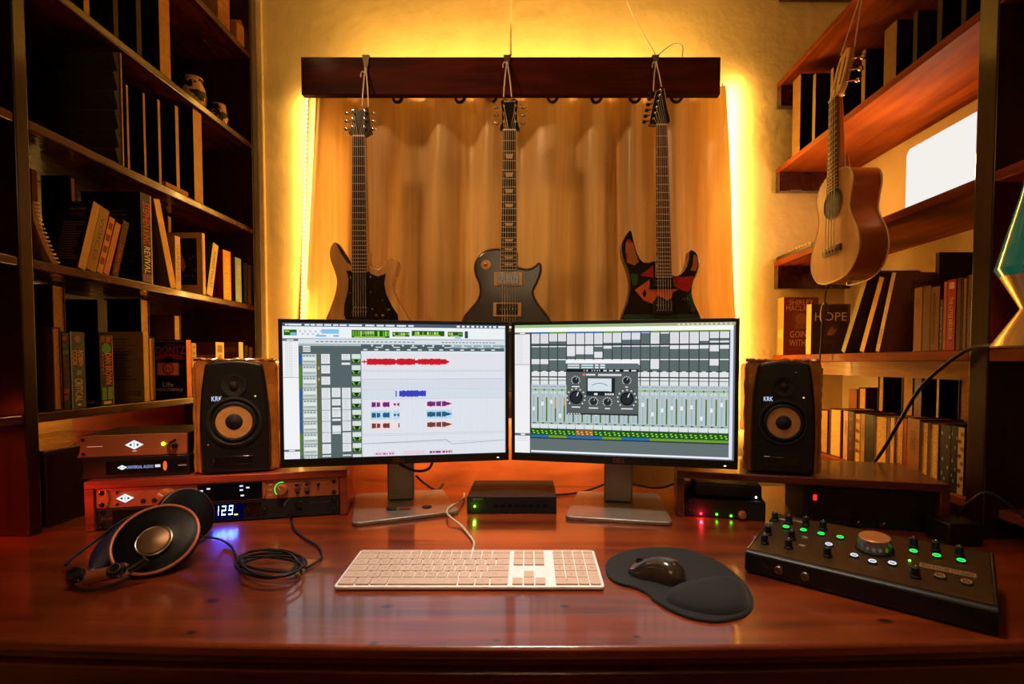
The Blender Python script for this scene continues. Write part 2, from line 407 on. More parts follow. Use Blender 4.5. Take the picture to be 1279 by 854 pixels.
# ------------------------------------------------------------------ bookcases
Z0, Z1, Z2, Z3 = [P(318, y, x=XL).z for y in (73, 182, 286, 381)]
Z4 = P(238, 496, x=XL).z
TS = .021
bc = thing('bookcase', 'tall dark brown built-in bookcase along the left wall with five long shelves', 'bookcase', (XLW, 1, DESK))
def rel(o, root):  # world-space mesh under a placed root
    o.parent = root; o.matrix_parent_inverse = Matrix.Translation(root.location).inverted(); return o
UY0, UY1 = P(24, 330, x=XL).y, P(41, 330, x=XL).y
YE = YW - .008
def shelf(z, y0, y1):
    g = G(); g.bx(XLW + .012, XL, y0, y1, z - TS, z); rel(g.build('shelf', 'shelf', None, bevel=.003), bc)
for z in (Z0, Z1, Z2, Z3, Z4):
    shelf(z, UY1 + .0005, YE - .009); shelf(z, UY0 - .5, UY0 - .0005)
g = G(); g.bx(XLW + .012, XL + .002, UY0, UY1, DESK + .0005, 2.65); rel(g.build('upright', 'post', None, bevel=.003), bc)
g = G(); g.bx(XLW + .012, XL + .002, YE - .0085, YE, DESK + .0005, 2.65); rel(g.build('upright', 'post', None, bevel=.003), bc)
g = G(); g.bx(XLW + .012, XL + .002, UY0 - .52, UY0 - .5005, DESK + .0005, 2.65); rel(g.build('upright', 'post', None, bevel=.003), bc)
g = G(); g.bx(XLW + .001, XLW + .011, UY0 - .52, YE, Z4, 2.65); rel(g.build('back_panel', 'post', None), bc)
g = G(); g.bx(XLW + .001, XLW + .011, UY0 - .52, 1.46, DESK + .0005, Z4 - .0005); tag(rel(g.build('back_panel', 'goldply', None), bc), 'golden plywood back panel')
g = G(); g.bx(XLW + .001, XLW + .011, 1.4605, YE, DESK + .0005, Z4 - .0005); tag(rel(g.build('back_panel', 'redtone', None), bc), 'back panel with red light painted into its colour')  # part of the same back board, its red light painted as colour

br = thing('bookcase', 'open dark red-brown bookcase along the right wall with the ukulele hung on its edge', 'bookcase', (XRW, 1, DESK))
ZA, ZB, ZC = [P(963, y, x=XR).z for y in (113, 216, 328)]
ZZ = P(958, 4, x=XR).z + .035
ZD = P(1210, 437, x=XR).z; ZE = DESK + .062
VY0, VY1 = P(1235, 440, x=XR).y, P(1211, 440, x=XR).y
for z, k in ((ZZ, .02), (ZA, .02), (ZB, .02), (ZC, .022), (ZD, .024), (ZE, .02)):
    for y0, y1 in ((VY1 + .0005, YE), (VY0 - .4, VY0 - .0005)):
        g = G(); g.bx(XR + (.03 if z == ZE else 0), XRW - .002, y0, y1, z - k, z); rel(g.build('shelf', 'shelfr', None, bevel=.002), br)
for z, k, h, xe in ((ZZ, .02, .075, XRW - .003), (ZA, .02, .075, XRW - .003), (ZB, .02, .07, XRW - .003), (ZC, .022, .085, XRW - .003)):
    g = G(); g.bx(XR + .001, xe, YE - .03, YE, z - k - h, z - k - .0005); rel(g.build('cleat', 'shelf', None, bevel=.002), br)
g = G(); g.bx(XR + .03, XR + .05, VY1 + .001, YE - .03, ZD - .024 - .042, ZD - .0245); rel(g.build('rail', 'goldply', None), br)
g = G(); g.bx(XR - .001, XRW - .002, VY0, VY1, DESK + .0005, 2.65); rel(g.build('upright', 'post', None, bevel=.003), br)
g = G(); g.bx(XR, XRW - .002, VY0 - .42, VY0 - .4005, DESK + .0005, 2.65); rel(g.build('upright', 'post', None, bevel=.003), br)

# ------------------------------------------------------------------ pelmet board, curtain, led strips
YBD = 1.72
zt, zb = P(640, 71, y=YBD).z, P(640, 118, y=YBD).z
xa, xb = P(376, 95, y=YBD).x, P(900, 95, y=YBD).x
t = thing('pelmet_board', 'long dark red-brown board across the top of the curtain with guitars hung from it', 'board', ((xa + xb) / 2, YBD, zb))
g = G(); g.bx(xa, xb, YBD, YBD + .025, zb, zt); rel(g.build('face_board', 'beam', None, bevel=.002), t)
zc_b = P(640, 103, y=1.835).z
for x in (xa + .02, xb - .06):
    g = G(); g.bx(x, x + .04, YBD + .0255, YW - .001, zc_b + .004, zc_b + .03); rel(g.build('bracket', 'beam', None), t)

YC = 1.835
cl0, cl1 = P(389, 120, y=YC).x, P(377, 395, y=YC).x
cr0, cr1 = P(902, 120, y=YC).x, P(913, 395, y=YC).x
zc0, zc1 = P(640, 108, y=YC).z, DESK + .12
zm = P(640, 395, y=YC).z
g = G(); NU, NV = 260, 36; vs = []; fs = []
def fold(u, v):
    a = .75 + .25 * (1 - v)
    f = .036 * math.sin(2 * PI * (8.5 * u + .22 * math.sin(7 * u + 1) + .1 * math.sin(17 * u) + .05 * v) + .6)
    f += .009 * math.sin(2 * PI * (17.3 * u + .3 * math.sin(3 * v)) + 1.7) * (.4 + v)
    f += .012 * math.exp(-((u - .085) / .02) ** 2) * (1 if v > .05 else 0) - .01 * math.exp(-((u - .12) / .02) ** 2)
    f += .004 * math.sin(11 * v + 5 * u) * math.sin(23 * u)
    return f * a + .004 * math.sin(9 * u + 3 * v)
for j in range(NV + 1):
    v = j / NV; z = zc0 + (zc1 - zc0) * v; k = (zc0 - z) / (zc0 - zm)
    for i in range(NU + 1):
        u = i / NU; x0 = cl0 + (cl1 - cl0) * k; x1 = cr0 + (cr1 - cr0) * k
        vs.append((x0 + (x1 - x0) * u, YC + fold(u, v), z + (.012 * abs(math.sin(PI * 8.5 * u)) * -1 if j == 0 else 0)))
for j in range(NV):
    for i in range(NU):
        a = j * (NU + 1) + i; fs.append((a, a + 1, a + NU + 2, a + NU + 1))
g.add(vs, fs)
cur = tag(g.build('curtain', 'curtain', None, ang=80), 'amber satin grommet curtain hanging in folds over the window behind the guitars', 'curtain')
for px in (497, 575, 614, 690, 745, 793, 845):
    c = P(px, 121.5, y=YC - .034); g = G(); g.ring(c, (.25, 1, 0), .017, .006, 24, 8); g.build('grommet', 'gloss', cur)
g = G(); zr = P(640, 119, y=YC).z + .006
g.cyl((xa + .03, YC, zr), (xb - .03, YC, zr), .008); tag(g.build('curtain_rod', 'steel'), 'thin metal curtain rod half hidden behind the dark board', 'curtain rod')

def ledstrip(pts, label, face):
    t = thing('led_strip', label, 'light strip', pts[0], group='amber light strips round the window')
    g = G(); d = V(face) * .006
    for a, b in zip(pts, pts[1:]): g.tube([a, b], .0045, 6)
    o = rel(g.build('tape', 'tan'), t)
    g = G()
    for a, b in zip(pts, pts[1:]):
        a, b = V(a), V(b); n = max(2, int((b - a).length / .016))
        for i in range(n): g.ell(a.lerp(b, (i + .5) / n) + d, (.0042, .0042, .0055), 8, 5)
    rel(g.build('diode', 'led'), t)
YL = YW - .012
L0, L1, R0, R1 = P(383, 122, y=YL), P(371, 420, y=YL), P(903, 104, y=YL), P(917, 420, y=YL)
L1.z = R1.z = DESK + .1
ledstrip([L0, L1], 'amber light strip glowing on the wall along the left edge of the curtain', (.6, -.8, 0))
ledstrip([R0, R1], 'bright amber light strip on the wall along the right edge of the curtain', (.6, -.8, 0))
zt2 = zt - .03

AMB = (1.0, .56, .13)
def aim(src, dst):
    return (V(dst) - V(src)).to_track_quat('-Z', 'Y').to_euler()
for a, b, e, dx in ((L0, L1, 4.2, .02), (R0, R1, 8.5, .012)):
    c = (a + b) / 2
    lamp('strip_light', 'AREA', (c.x + dx, YL - .03, c.z), e, AMB, (PI / 2, 0, 0), .02, (b - a).length, spread=PI)
    lamp('strip_glow', 'AREA', (c.x, YL - .035, c.z), e * (.05 if a is L0 else .12), AMB, (-PI / 2, 0, 0), .02, (b - a).length, spread=PI)
lamp('curtain_glow', 'AREA', (L0.x + .06, YL - .02, (L0.z + L1.z) / 2), 2.4, AMB, aim((0, 0, 0), (.5, -1, 0)), .02, .9)
lamp('strip_light', 'AREA', (0, YBD + .06, zt2 + .02), 7.5, AMB, (PI * .80, 0, 0), xb - xa - .1, .02)
for sx in (-1, 1):
    p = (sx * 1.0, .95, 2.62); lamp('curtain_fill', 'AREA', p, 2.1 if sx < 0 else .8, (1., .62, .3), aim(p, (sx * -.1, 1.75, 1.4)), .12, .12, spread=1.1)  # added fill lights for the curtain and guitars, no fixture modelled
lamp('window_backlight', 'AREA', (-.03, YW + .45, 1.6), 6, (1., .55, .16), (-PI / 2, 0, 0), .35, .35)  # invented light outside the window, backlights the curtain
# unseen warm light added behind the monitors to brighten the backboard
lamp('backboard_fill', 'AREA', (-.1, 1.36, DESK + .18), 2.4, (1., .52, .16), (-PI / 2.6, 0, PI), .7, .03)
lamp('bay_fill', 'AREA', (-1.1, 1.3, DESK + .215), .5, (1., .58, .16), (0, PI / 2, 0), .03, .12)  # unseen fill added to light the back panel in this bay
lamp('red_lamp', 'AREA', (-1.2, .82, DESK + .24), .7, (1., .06, .02), aim((-1.2, .82, .24), (-1.15, 1.05, .08)), .1, .1, spread=1.4)
lamp('red_lamp', 'AREA', (-1.02, .97, DESK + .1), .045, (1., .07, .03), (PI * .47, 0, -.9), .05, .05, spread=1.0)
p = (-.35, .35, 2.6); lamp('gear_fill', 'AREA', p, .55, (1., .62, .36), aim(p, (-.72, 1.12, DESK + .12)), .15, .15, spread=.36)  # added narrow fill on the left rack, no real fixture
lamp('red_lamp', 'POINT', (1.06, .8, DESK + .45), .35, (1., .05, .02), rad=.02)
lamp('desk_fill', 'AREA', (.02, .82, 2.69), 3.0, (1., .82, .66), (0, 0, 0), .4, .3, spread=.85)  # unseen overhead fill added to lift the desk and keyboard
lamp('room_fill', 'AREA', (0, -.95, 1.95), 3.6, (1., .64, .34), aim((0, -.95, 1.95), (0, 1.5, 1.25)), .7, .5)  # added fill behind the camera for surfaces facing it
lamp('shelf_fill', 'POINT', (1.07, 1.42, ZC + .13), 1.9, (1., .58, .2), rad=.03)  # added warm lights beside the panel lamp, to brighten the shelf underside
lamp('shelf_fill', 'AREA', (1.13, 1.42, ZC + .11), 1.6, (1., .62, .28), (0, PI / 2, 0), .12, .22)
for p, q, e in (((.74, 1.88, DESK + .28), (1.0, 1.3, DESK + .15), 1.5), ((.78, 1.88, 1.75), (1.0, 1.2, 1.6), .9), ((-.80, 1.88, DESK + .5), (-1.05, 1.3, DESK + .4), 1.5)):
    lamp('strip_light', 'AREA', p, e, AMB, aim(p, q), .03, .25)  # extra lights added near the strips to brighten books and ukulele
wd = bpy.data.worlds.new('dim_room'); wd.use_nodes = True; wd.node_tree.nodes['Background'].inputs[0].default_value = (.02, .012, .006, 1); wd.node_tree.nodes['Background'].inputs[1].default_value = .3
sc.world = wd
sc.view_settings.view_transform = 'Standard'; sc.view_settings.look = 'None'
sc.view_settings.exposure = 0.; sc.view_settings.gamma = 1.

# ------------------------------------------------------------------ monitors
WHITE = (238, 240, 246)
def screen_left(g, o, U, W):
    s = Surf(g, o, U, W, .00012); r = random.Random(3)
    s.rect(0, 0, 1, 1, (222, 227, 236), 0)
    s.rect(0, 0, 1, .026, (72, 92, 116)); x = .012
    for wd in (.012, .07, .025, .025, .033, .038, .028, .04, .072, .05, .04, .05, .052, .03):
        s.rect(x, .008, x + wd * .8, .02, (235, 238, 245), 2); x += wd
    x = .77
    for wd in (.02, .018, .018, .02, .014, .016, .018, .016, .02, .05, .014, .014):
        s.rect(x, .007, x + wd * .7, .021, (240, 243, 250), 2); x += wd + .004
    s.rect(0, .026, 1, .115, (236, 241, 244)); s.rect(0, .113, 1, .118, (140, 150, 158), 2)
    s.rect(.006, .05, .06, .092, (42, 92, 30), 2); s.rect(.033, .07, .058, .09, (110, 190, 205), 3); s.rect(.01, .054, .03, .07, (120, 190, 60), 3)
    s.rect(.165, .045, .24, .078, (132, 196, 236), 2); s.rect(.14, .088, .185, .1, (120, 178, 226), 2); s.rect(.215, .088, .24, .1, (120, 178, 226), 2)
    for i in range(9): s.rect(.07 + i * .011, .055 + .02 * (i % 2), .078 + i * .011, .068 + .02 * (i % 2), (190, 198, 205), 2)
    for a, b, v0, v1 in ((.295, .462, .048, .106), (.475, .552, .06, .095), (.562, .712, .05, .09), (.728, .798, .055, .092)):
        s.rect(a, v0, b, v1, (44, 84, 28), 2)
        for i in range(int((b - a) / .011)):
            u = a + .004 + i * .011
            if r.random() < .75: s.rect(u, v0 + .008, u + .008, v1 - .012, (r.choice([(150, 220, 70), (196, 236, 120), (96, 170, 40)])), 3)
        s.rect(a + .01, v1 - .009, b - .02, v1 - .003, (178, 214, 80), 3)
    s.text('1|1|000', .365, .07, .026, (226, 245, 180), 5, w=.055); s.rect(.807, .05, .822, .104, (48, 74, 66), 2)
    s.rect(.76, .095, .79, .108, (150, 200, 226), 3)
    s.rect(0, .118, .066, 1, (242, 243, 246)); s.rect(0, .118, .066, .134, (104, 114, 122), 2); s.rect(.018, .122, .046, .13, (225, 230, 235), 3)
    for i in range(22): s.rect(.004, .142 + i * .0118, .062, .1435 + i * .0118, (196, 198, 206), 2)
    for u in (.012, .02, .028, .036): s.rect(u, .135, u + .0012, .4, (176, 178, 186), 2)
    s.rect(0, .398, .066, .402, (150, 154, 164), 2); s.rect(0, .93, .066, .946, (104, 114, 122), 2); s.rect(.02, .933, .045, .942, (230, 233, 238), 3)
    for i in range(3): s.rect(.006, .952 + .014 * i, .058, .955 + .014 * i, (200, 204, 214), 2)
    s.rect(.066, .118, 1, .156, (216, 224, 232)); u = .14
    for i in range(22):
        s.rect(u, .133, u + .014, .14, (120, 128, 138), 2); u += .02
    for i in range(16): s.rect(.7 + i * .016, .134, .71 + i * .016, .141, (150, 120, 130) if i % 3 else (90, 110, 130), 2)
    s.rect(.066, .156, .335, .225, (86, 100, 100), 1); s.rect(.066, .152, .335, .168, (168, 184, 190), 2)
    for i in range(3): s.rect(.085, .17 + i * .016, .117, .18 + i * .016, (232, 236, 240), 3)
    s.rect(.335, .152, 1, .205, (78, 94, 98)); s.rect(.74, .156, 1, .18, (150, 172, 180), 2)
    for i in range(13):
        s.rect(.38 + i * .046, .158, .388 + i * .046, .168, (236, 240, 244), 3)
        s.rect(.4 + i * .078 if i < 8 else .4, .172, (.43 + i * .078) if i < 8 else .43, .18, (206, 216, 224), 3)
        s.rect(.345 + i * .049, .19, .362 + i * .049, .199, (222, 230, 238), 3)
    s.rect(.335, .205, 1, .222, (226, 231, 238), 2)
    s.rect(.066, .222, .335, 1, (88, 102, 104), .6)
    rows = 9; v0 = .228; dv = .0835
    cols = ['b', 'g', 'g', 'b', 'b', 'b', 'b', 'g', 'g', 'b']
    for i in range(rows + 1):
        v = v0 + i * dv; e = min(v + dv - .004, .992)
        s.rect(.067, v, .077, e, (44, 92, 150) if cols[i] == 'b' else (78, 128, 44), 2)
        s.rect(.082, v, .142, e, (196, 206, 204), 2); s.rect(.085, v + .024, .14, min(v + .046, e), (226, 233, 228), 3)
        for k in range(4): s.rect(.087 + k * .013, v + .008, .094 + k * .013, v + .018, (120, 132, 138), 3)
        s.rect(.086, min(v + .052, e), .136, min(v + .06, e), (150, 164, 160), 3)
        s.rect(.144, v, .157, e, (98, 104, 58), 2)
        if i in (1, 2): s.rect(.149, v + .01, .154, v + .03, (216, 180, 70), 3)
        fr = ((.9, 0, .55), (.75, 0, 0), (.75, 0, 0), (1, .88, 1), (1, .6, 1), (1, .65, 1), (1, -.6, .9), (.9, .12, 1), (.9, 0, .75), (1, 0, .8))[i]
        for k, f in enumerate(fr):
            u = .162 + k * .044
            if f > 0:
                s.rect(u, v, u + .037, v + (e - v) * f, (228, 232, 236), 2)
                for q in range(int(f * 6)): s.rect(u + .005, v + .008 + q * .012, u + .03, v + .0105 + q * .012, (166, 172, 180), 3)
            if f < 0: s.rect(u, v + .03, u + .037, e, (228, 232, 236), 2)
            if .5 < f < .7: s.rect(u, v + dv * .76, u + .037, e, (228, 232, 236), 2)
            for q in range(6): s.rect(u, v + q * .0135, u + .037, v + .001 + q * .0135, (66, 80, 82), 1)
        s.rect(.294, v, .332, v + .036, (214, 226, 220), 2)
        if i < 9:
            s.rect(.294, v + .038, .332, v + .066, (32, 74, 24), 2)
            s.poly([(.306, v + .042), (.322, v + .042), (.314, v + .056)], (10, 24, 10), 3)
            for a in (.297, .324): s.rect(a, v + .043, a + .006, v + .05, (176, 226, 86), 3)
            for a in (.3, .32): s.rect(a, v + .054, a + .007, v + .06, (150, 214, 70), 3)
    s.rect(.334, .222, .338, 1, (190, 196, 210), 2)
    for i in range(26): s.rect(.36 + i * .025, .222, .3606 + i * .025, 1, (206, 210, 222), 1)
    for v in (.348, .358, .415, .42, .485, .495, .565, .83, .842, .9):
        s.rect(.338, v, 1, v + .0022, (178, 184, 192), 1)
    s.rect(.338, .23, .985, .345, (226, 226, 234), 1); s.rect(.338, .5, 1, .56, (212, 222, 232), 1); s.rect(.338, .43, 1, .48, (214, 220, 230), 1)
    s.poly([(.338, .9), (.72, .885), (.745, .92), (1, .9), (1, .903), (.745, .924), (.718, .89), (.338, .904)], (150, 158, 160), 2)
    def wave(u0, u1, vc, h, c, k, env, seed, step=.0045, gap=0.):
        q = random.Random(seed); u = u0
        while u < u1:
            a = h * env((u - u0) / (u1 - u0)) * (.75 + .25 * q.random())
            if q.random() > gap: s.rect(u, vc - a, min(u + step, u1), vc + a, c, k)
            u += step
    s.rect(.338, .255, .735, .315, (240, 226, 232), 2)
    wave(.338, .362, .285, .02, (206, 40, 56), 3, lambda x: .3 + .6 * (abs(x - .4) < .1), 1)
    wave(.36, .735, .285, .026, (206, 26, 40), 3, lambda x: (1 if x < .93 else max(.06, (1 - x) / .07)) * (.6 if .33 < x < .36 or .57 < x < .6 else 1), 2)
    s.rect(.488, .492, .627, .56, (214, 218, 246), 2); s.rect(.487, .505, .492, .55, (60, 70, 170), 3)
    wave(.503, .625, .527, .026, (60, 66, 190), 3, lambda x: .8 if .7 < x < .8 else 1, 4)
    for k, (vc, c, bg) in enumerate((((.608), (116, 44, 112), (240, 218, 236)), ((.688), (40, 92, 128), (184, 218, 240)), ((.768), (120, 60, 58), (242, 220, 220)))):
        for a, b in ((.374, .467), (.474, .503), (.627, .745)):
            s.rect(a, vc - .033, b, vc + .033, bg, 2)
        wave(.379, .464, vc, .024, c, 3, lambda x: .85, 5, .0038, .2)
        if k < 2: wave(.478, .488, vc, .012, c, 3, lambda x: .8, 6); wave(.493, .503, vc, .02, c, 3, lambda x: .4 + x * .6, 7)
        else: wave(.498, .503, vc, .02, c, 3, lambda x: 1, 7)
        wave(.63, .745, vc, .024, c, 3, lambda x: .9 if x < .7 else max(.12, .9 - (x - .7) * 3), 8, .0038, .15)
    for a, b in ((.39, .48), (.52, .62), (.64, .75)): s.rect(a, .965, b, .994, (232, 206, 224), 2)
    wave(.392, .478, .982, .008, (150, 90, 130), 3, lambda x: .8, 9, .004, .4); wave(.64, .748, .98, .009, (110, 60, 110), 3, lambda x: .9, 10, .004, .2)
    s.rect(.995, .026, 1, 1, (196, 214, 222), 2)

def screen_right(g, o, U, W):
    s = Surf(g, o, U, W, .00012); r = random.Random(9)
    s.rect(0, 0, 1, 1, (100, 112, 112), 0)
    n = 10
    for i in range(n):
        c = (int(150 + 20 * i / n), int(190 - 26 * i / n), int(128 + 10 * i / n)); s.rect(i / n, 0, (i + 1) / n, .022, c, 1)
    for i in range(12): s.rect(.755 + i * .02, .006, .765 + i * .02, .017, (226, 224, 206), 2)
    s.rect(0, .022, .992, .056, (246, 250, 240), 1)
    s.rect(0, .056, .074, 1, (240, 240, 242), 1); s.rect(0, .056, .074, .072, (104, 112, 116), 2); s.rect(.025, .059, .05, .068, (235, 238, 240), 3)
    for i in range(23): s.rect(.004, .08 + i * .0105, .07, .0814 + i * .0105, (204, 204, 208), 2)
    for u in (.014, .024, .034): s.rect(u, .073, u + .0013, .305, (178, 180, 184), 2)
    s.rect(0, .305, .074, .309, (140, 144, 148), 2); s.rect(0, .846, .074, .866, (104, 112, 116), 2); s.rect(.03, .85, .05, .862, (235, 238, 240), 3)
    for i in range(3): s.rect(.01, .874 + i * .014, .066, .878 + i * .014, (206, 206, 210), 2)
    nch = 21; c0 = .083; cw = (.978 - c0) / nch
    s.rect(.076, .056, .98, .885, (52, 62, 64), .6)
    top = 'bbggbbbbggbbbggggggggg'
    ins = [.9, .9, .72, .72, 1, 1, 1, 1, .88, .88, .62, .62, .05, 1, .12, 1, 1, 1, .78, .55, .55]
    for i in range(nch):
        a = c0 + i * cw; b = a + cw - .0045
        s.rect(a, .056, b + .003, .066, (44, 104, 168) if top[i] == 'b' else (104, 150, 44), 2)
        for v0, v1 in ((.068, .152), (.166, .258), (.268, .352)):
            s.rect(a, v0, b, v1, (94, 108, 108), 2)
            for q in range(5): s.rect(a, v0 + q * .0175, b, v0 + .0012 + q * .0175, (66, 78, 78), 3)
        s.rect(a, .068, b, .068 + .084 * ins[i], (228, 228, 232), 4)
        for q in range(int(ins[i] * 7)): s.rect(a + .005, .074 + q * .0115, b - .005, .0762 + q * .0115, (182, 180, 188), 5)
        if i in (19, 20): s.rect(a, .134, b, .146, (228, 228, 232), 4)
        f = {4: .85, 5: .7, 6: .7, 8: .24, 15: .3, 16: .3, 17: .3, 18: .28, 19: .5, 20: .3}.get(i, .09)
        if i == 7: s.rect(a, .21, b, .255, (228, 228, 232), 4)
        s.rect(a, .164, b, .164 + .092 * f, (228, 228, 232), 4)
        f = {0: .45, 1: .45, 4: .5, 5: .5, 6: .5, 7: .5, 13: .85, 19: .55}.get(i, .1 if i not in (8, 9, 10, 11) else .5)
        s.rect(a, .264, b, .264 + .088 * f, (226, 226, 230), 4)
        s.rect(a, .362, b, .398, (226, 228, 230), 4); s.rect(a + .01, .356, b - .01, .362, (226, 228, 230), 4)
        s.rect(a, .408, b, .425, (230, 232, 234), 4); s.rect(a, .43, b, .462, (222, 226, 226), 4)
        s.rect(a - .002, .462, b + .002, .79, (184, 198, 204), 3)
        for k in range(3): s.rect(a + .008 + k * .01, .474, a + .013 + k * .01, .48, (104, 112, 116), 5)
        s.rect(a - .001, .497, b + .001, .508, (150, 186, 96), 4); s.rect(a + .016, .497, a + .022, .508, (26, 46, 18), 5)
        for k in range(2): s.rect(a + .006 + k * .016, .518, a + .014 + k * .016, .53, (216, 226, 232), 4)
        s.rect(a + .008, .545, a + .013, .745, (160, 174, 182), 4)
        for q in range(12): s.rect(a + .016, .55 + q * .0165, a + .021, .553 + q * .0165, (146, 176, 120), 4)
        vf = .58 + .12 * r.random(); s.rect(a + .005, vf, a + .016, vf + .03, (236, 240, 244), 5)
        mc = (196, 152, 50) if i in (2, 3) else (96, 112, 50)
        s.rect(a + .027, .56, a + .034, .75, mc, 4); s.rect(a + .027, .62 + .05 * r.random(), a + .034, .75, (66, 112, 44), 5)
        s.rect(a - .001, .755, b + .001, .765, (150, 174, 150), 4); s.rect(a + .008, .757, a + .018, .766, (40, 60, 40) if i < 4 else (44, 70, 120), 5)
        s.rect(a - .001, .77, b + .001, .803, (218, 226, 226), 4)
        s.rect(a - .001, .808, b + .001, .852, (30, 88, 22) if i not in (5, 6) else (150, 96, 40), 4)
        for k, (u, v) in enumerate(((.004, .818), (.008, .834), (.024, .822), (.028, .838))):
            s.rect(a + u, v, a + u + .009, v + .009, (150, 220, 70) if i not in (5, 6) else (240, 190, 110), 5)
        s.rect(a - .003, .856, b + .003, .874, (40, 110, 176) if top[i] == 'b' else (110, 160, 44), 4)
    s.rect(.978, .056, .992, .985, (224, 224, 242), 3); s.rect(.08, .978, .992, .992, (236, 240, 252), 3)
    # plug-in window
    u0, u1, v0, v1 = .252, .583, .272, .69
    s.rect(u0 - .004, v0, u1 + .004, v0 + .026, (244, 244, 246), 6); s.rect(u0, v0 + .026, u1, v0 + .07, (98, 110, 114), 6)
    for a, b, c in ((.005, .06, (214, 220, 226)), (.07, .125, (196, 222, 230)), (.133, .15, (230, 232, 236)), (.157, .18, (228, 232, 236))):
        for q in range(2): s.rect(u0 + a, v0 + .033 + q * .018, u0 + b, v0 + .045 + q * .018, c, 7)
    s.rect(u0, v0 + .07, u1, v0 + .09, (20, 24, 28), 7)
    for a, b in ((.08, .086), (.094, .1), (.118, .122), (.13, .134), (.142, .146), (.153, .157), (.172, .188), (.198, .216), (.228, .246), (.265, .288), (.3, .322)):
        s.rect(u0 + a, v0 + .075, u0 + b, v0 + .085, (230, 232, 236) if a > .09 else (240, 150, 120), 8)
    s.rect(u0, v0 + .09, u1, v1, (88, 94, 94), 6)
    s.disc(u0 + .082, v0 + .112, .006, (240, 120, 80), 7); s.rect(u0 + .092, v0 + .106, u0 + .135, v0 + .118, (226, 228, 230), 7); s.rect(u0 + .148, v0 + .106, u0 + .255, v0 + .12, (220, 222, 226), 7)
    s.rect(u0 + .094, v0 + .134, u0 + .226, v0 + .272, (34, 38, 44), 7); s.rect(u0 + .1, v0 + .14, u0 + .21, v0 + .238, (214, 226, 232), 8)
    pts = [(u0 + .118 + .075 * k / 10, v0 + .208 - .034 * math.sin(PI * (.15 + .7 * k / 10))) for k in range(11)]
    s.poly(pts + [(a, b + .004) for a, b in reversed(pts)], (60, 66, 72), 9); s.rect(u0 + .1, v0 + .236, u0 + .2, v0 + .242, (30, 32, 36), 9)
    s.rect(u0 + .13, v0 + .252, u0 + .146, v0 + .266, (236, 236, 238), 8)
    for k in range(4): s.rect(u0 + .18 + k * .011, v0 + .252, u0 + .188 + k * .011, v0 + .266, (226, 228, 230), 8)
    def knob(u, v, R, lab):
        for k in range(11):
            a = PI * (.75 + 1.5 * k / 10); s.disc(u + R * 1.38 * math.cos(a), v + R * 1.38 * 1.56 * math.sin(a), R * .09 + .001, (226, 230, 230), 7, 8)
        s.disc(u, v, R, (16, 18, 20), 8, 24); s.disc(u, v, R * .82, (40, 44, 48), 9, 24)
        s.poly([(u + R * .06, v - R * .4), (u + R * .3, v - R * 1.35), (u + R * .42, v - R * 1.25), (u + R * .2, v - R * .3)], (232, 236, 238), 10)
        s.rect(u - lab, v + R * 1.56 + .022, u + lab, v + R * 1.56 + .031, (224, 228, 230), 7)
    knob(u0 + .043, v0 + .155, .014, .018); knob(u1 - .052, v0 + .155, .014, .006); knob(u0 + .045, v0 + .286, .031, .02); knob(u1 - .05, v0 + .292, .031, .027)
    knob(u0 + .127, v0 + .316, .015, .022); knob(u0 + .192, v0 + .318, .015, .012)
    s.rect(u0, v1 - .012, u1, v1, (40, 44, 46), 8)
    for k in range(5): s.rect(u0 + .006 + k * .013, v1 - .01, u0 + .014 + k * .013, v1 - .003, (220, 224, 226), 9)

def monitor(label, tl, tr, bl, dl, dr, draw, basepts, colpx, ledside):
    """tl, tr: photo points of the top corners; dl, dr their depths; local x runs along the front, y backwards"""
    a, b = P(*tl, y=dl), P(*tr, y=dr)
    a.z = b.z = (a.z + b.z) / 2
    lo = P(*bl, y=dl); H = a.z - lo.z
    d = b - a; Wd = d.length; rz = math.atan2(d.y, d.x); c = (a + b) / 2
    t = thing('monitor', label, 'monitor', (c.x, c.y, DESK), rz)
    z1 = a.z - DESK; z0 = z1 - H; h = Wd / 2
    g = G(); g.bx(-h, h, .0, .012, z0, z1); g.bx(-h + .03, h - .03, .012, .032, z0 + .05, z1 - .05)
    g.build('housing', 'black', t, bevel=.0025)
    g = G(); bz, bb = .0085, .0195
    g.bx(-h, h, -.003, 0, z1 - bz, z1); g.bx(-h, h, -.003, 0, z0, z0 + bb); g.bx(-h, -h + bz, -.003, 0, z0 + bb, z1 - bz); g.bx(h - bz, h, -.003, 0, z0 + bb, z1 - bz)
    bez = g.build('bezel', 'black', t, bevel=.0008)
    g = G(); draw(g, (-h + bz, -.0006, z1 - bz), (Wd - 2 * bz, 0, 0), (0, 0, -(H - bz - bb))); g.keep = True
    g.build('display', 'screen', t, smooth=False)
    g = G(); Surf(g, (-.03, -.0031, z0 + .016), (.06, 0, 0), (0, 0, -.013)).text('DELL', .5, .5, .75, (150, 84, 66), w=.46); g.build('logo', 'paint', bez, smooth=False)
    g = G(); g.bx(h - .03, h - .025, -.0032, -.0028, z0 + .0065, z0 + .0085); g.col((235, 240, 255)); q = g; q.cc = lin((235, 240, 255)); q.c = [q.cc] * len(q.f)
    g.build('power_light', 'glow', bez, smooth=False)
    return t, z0, rz, c
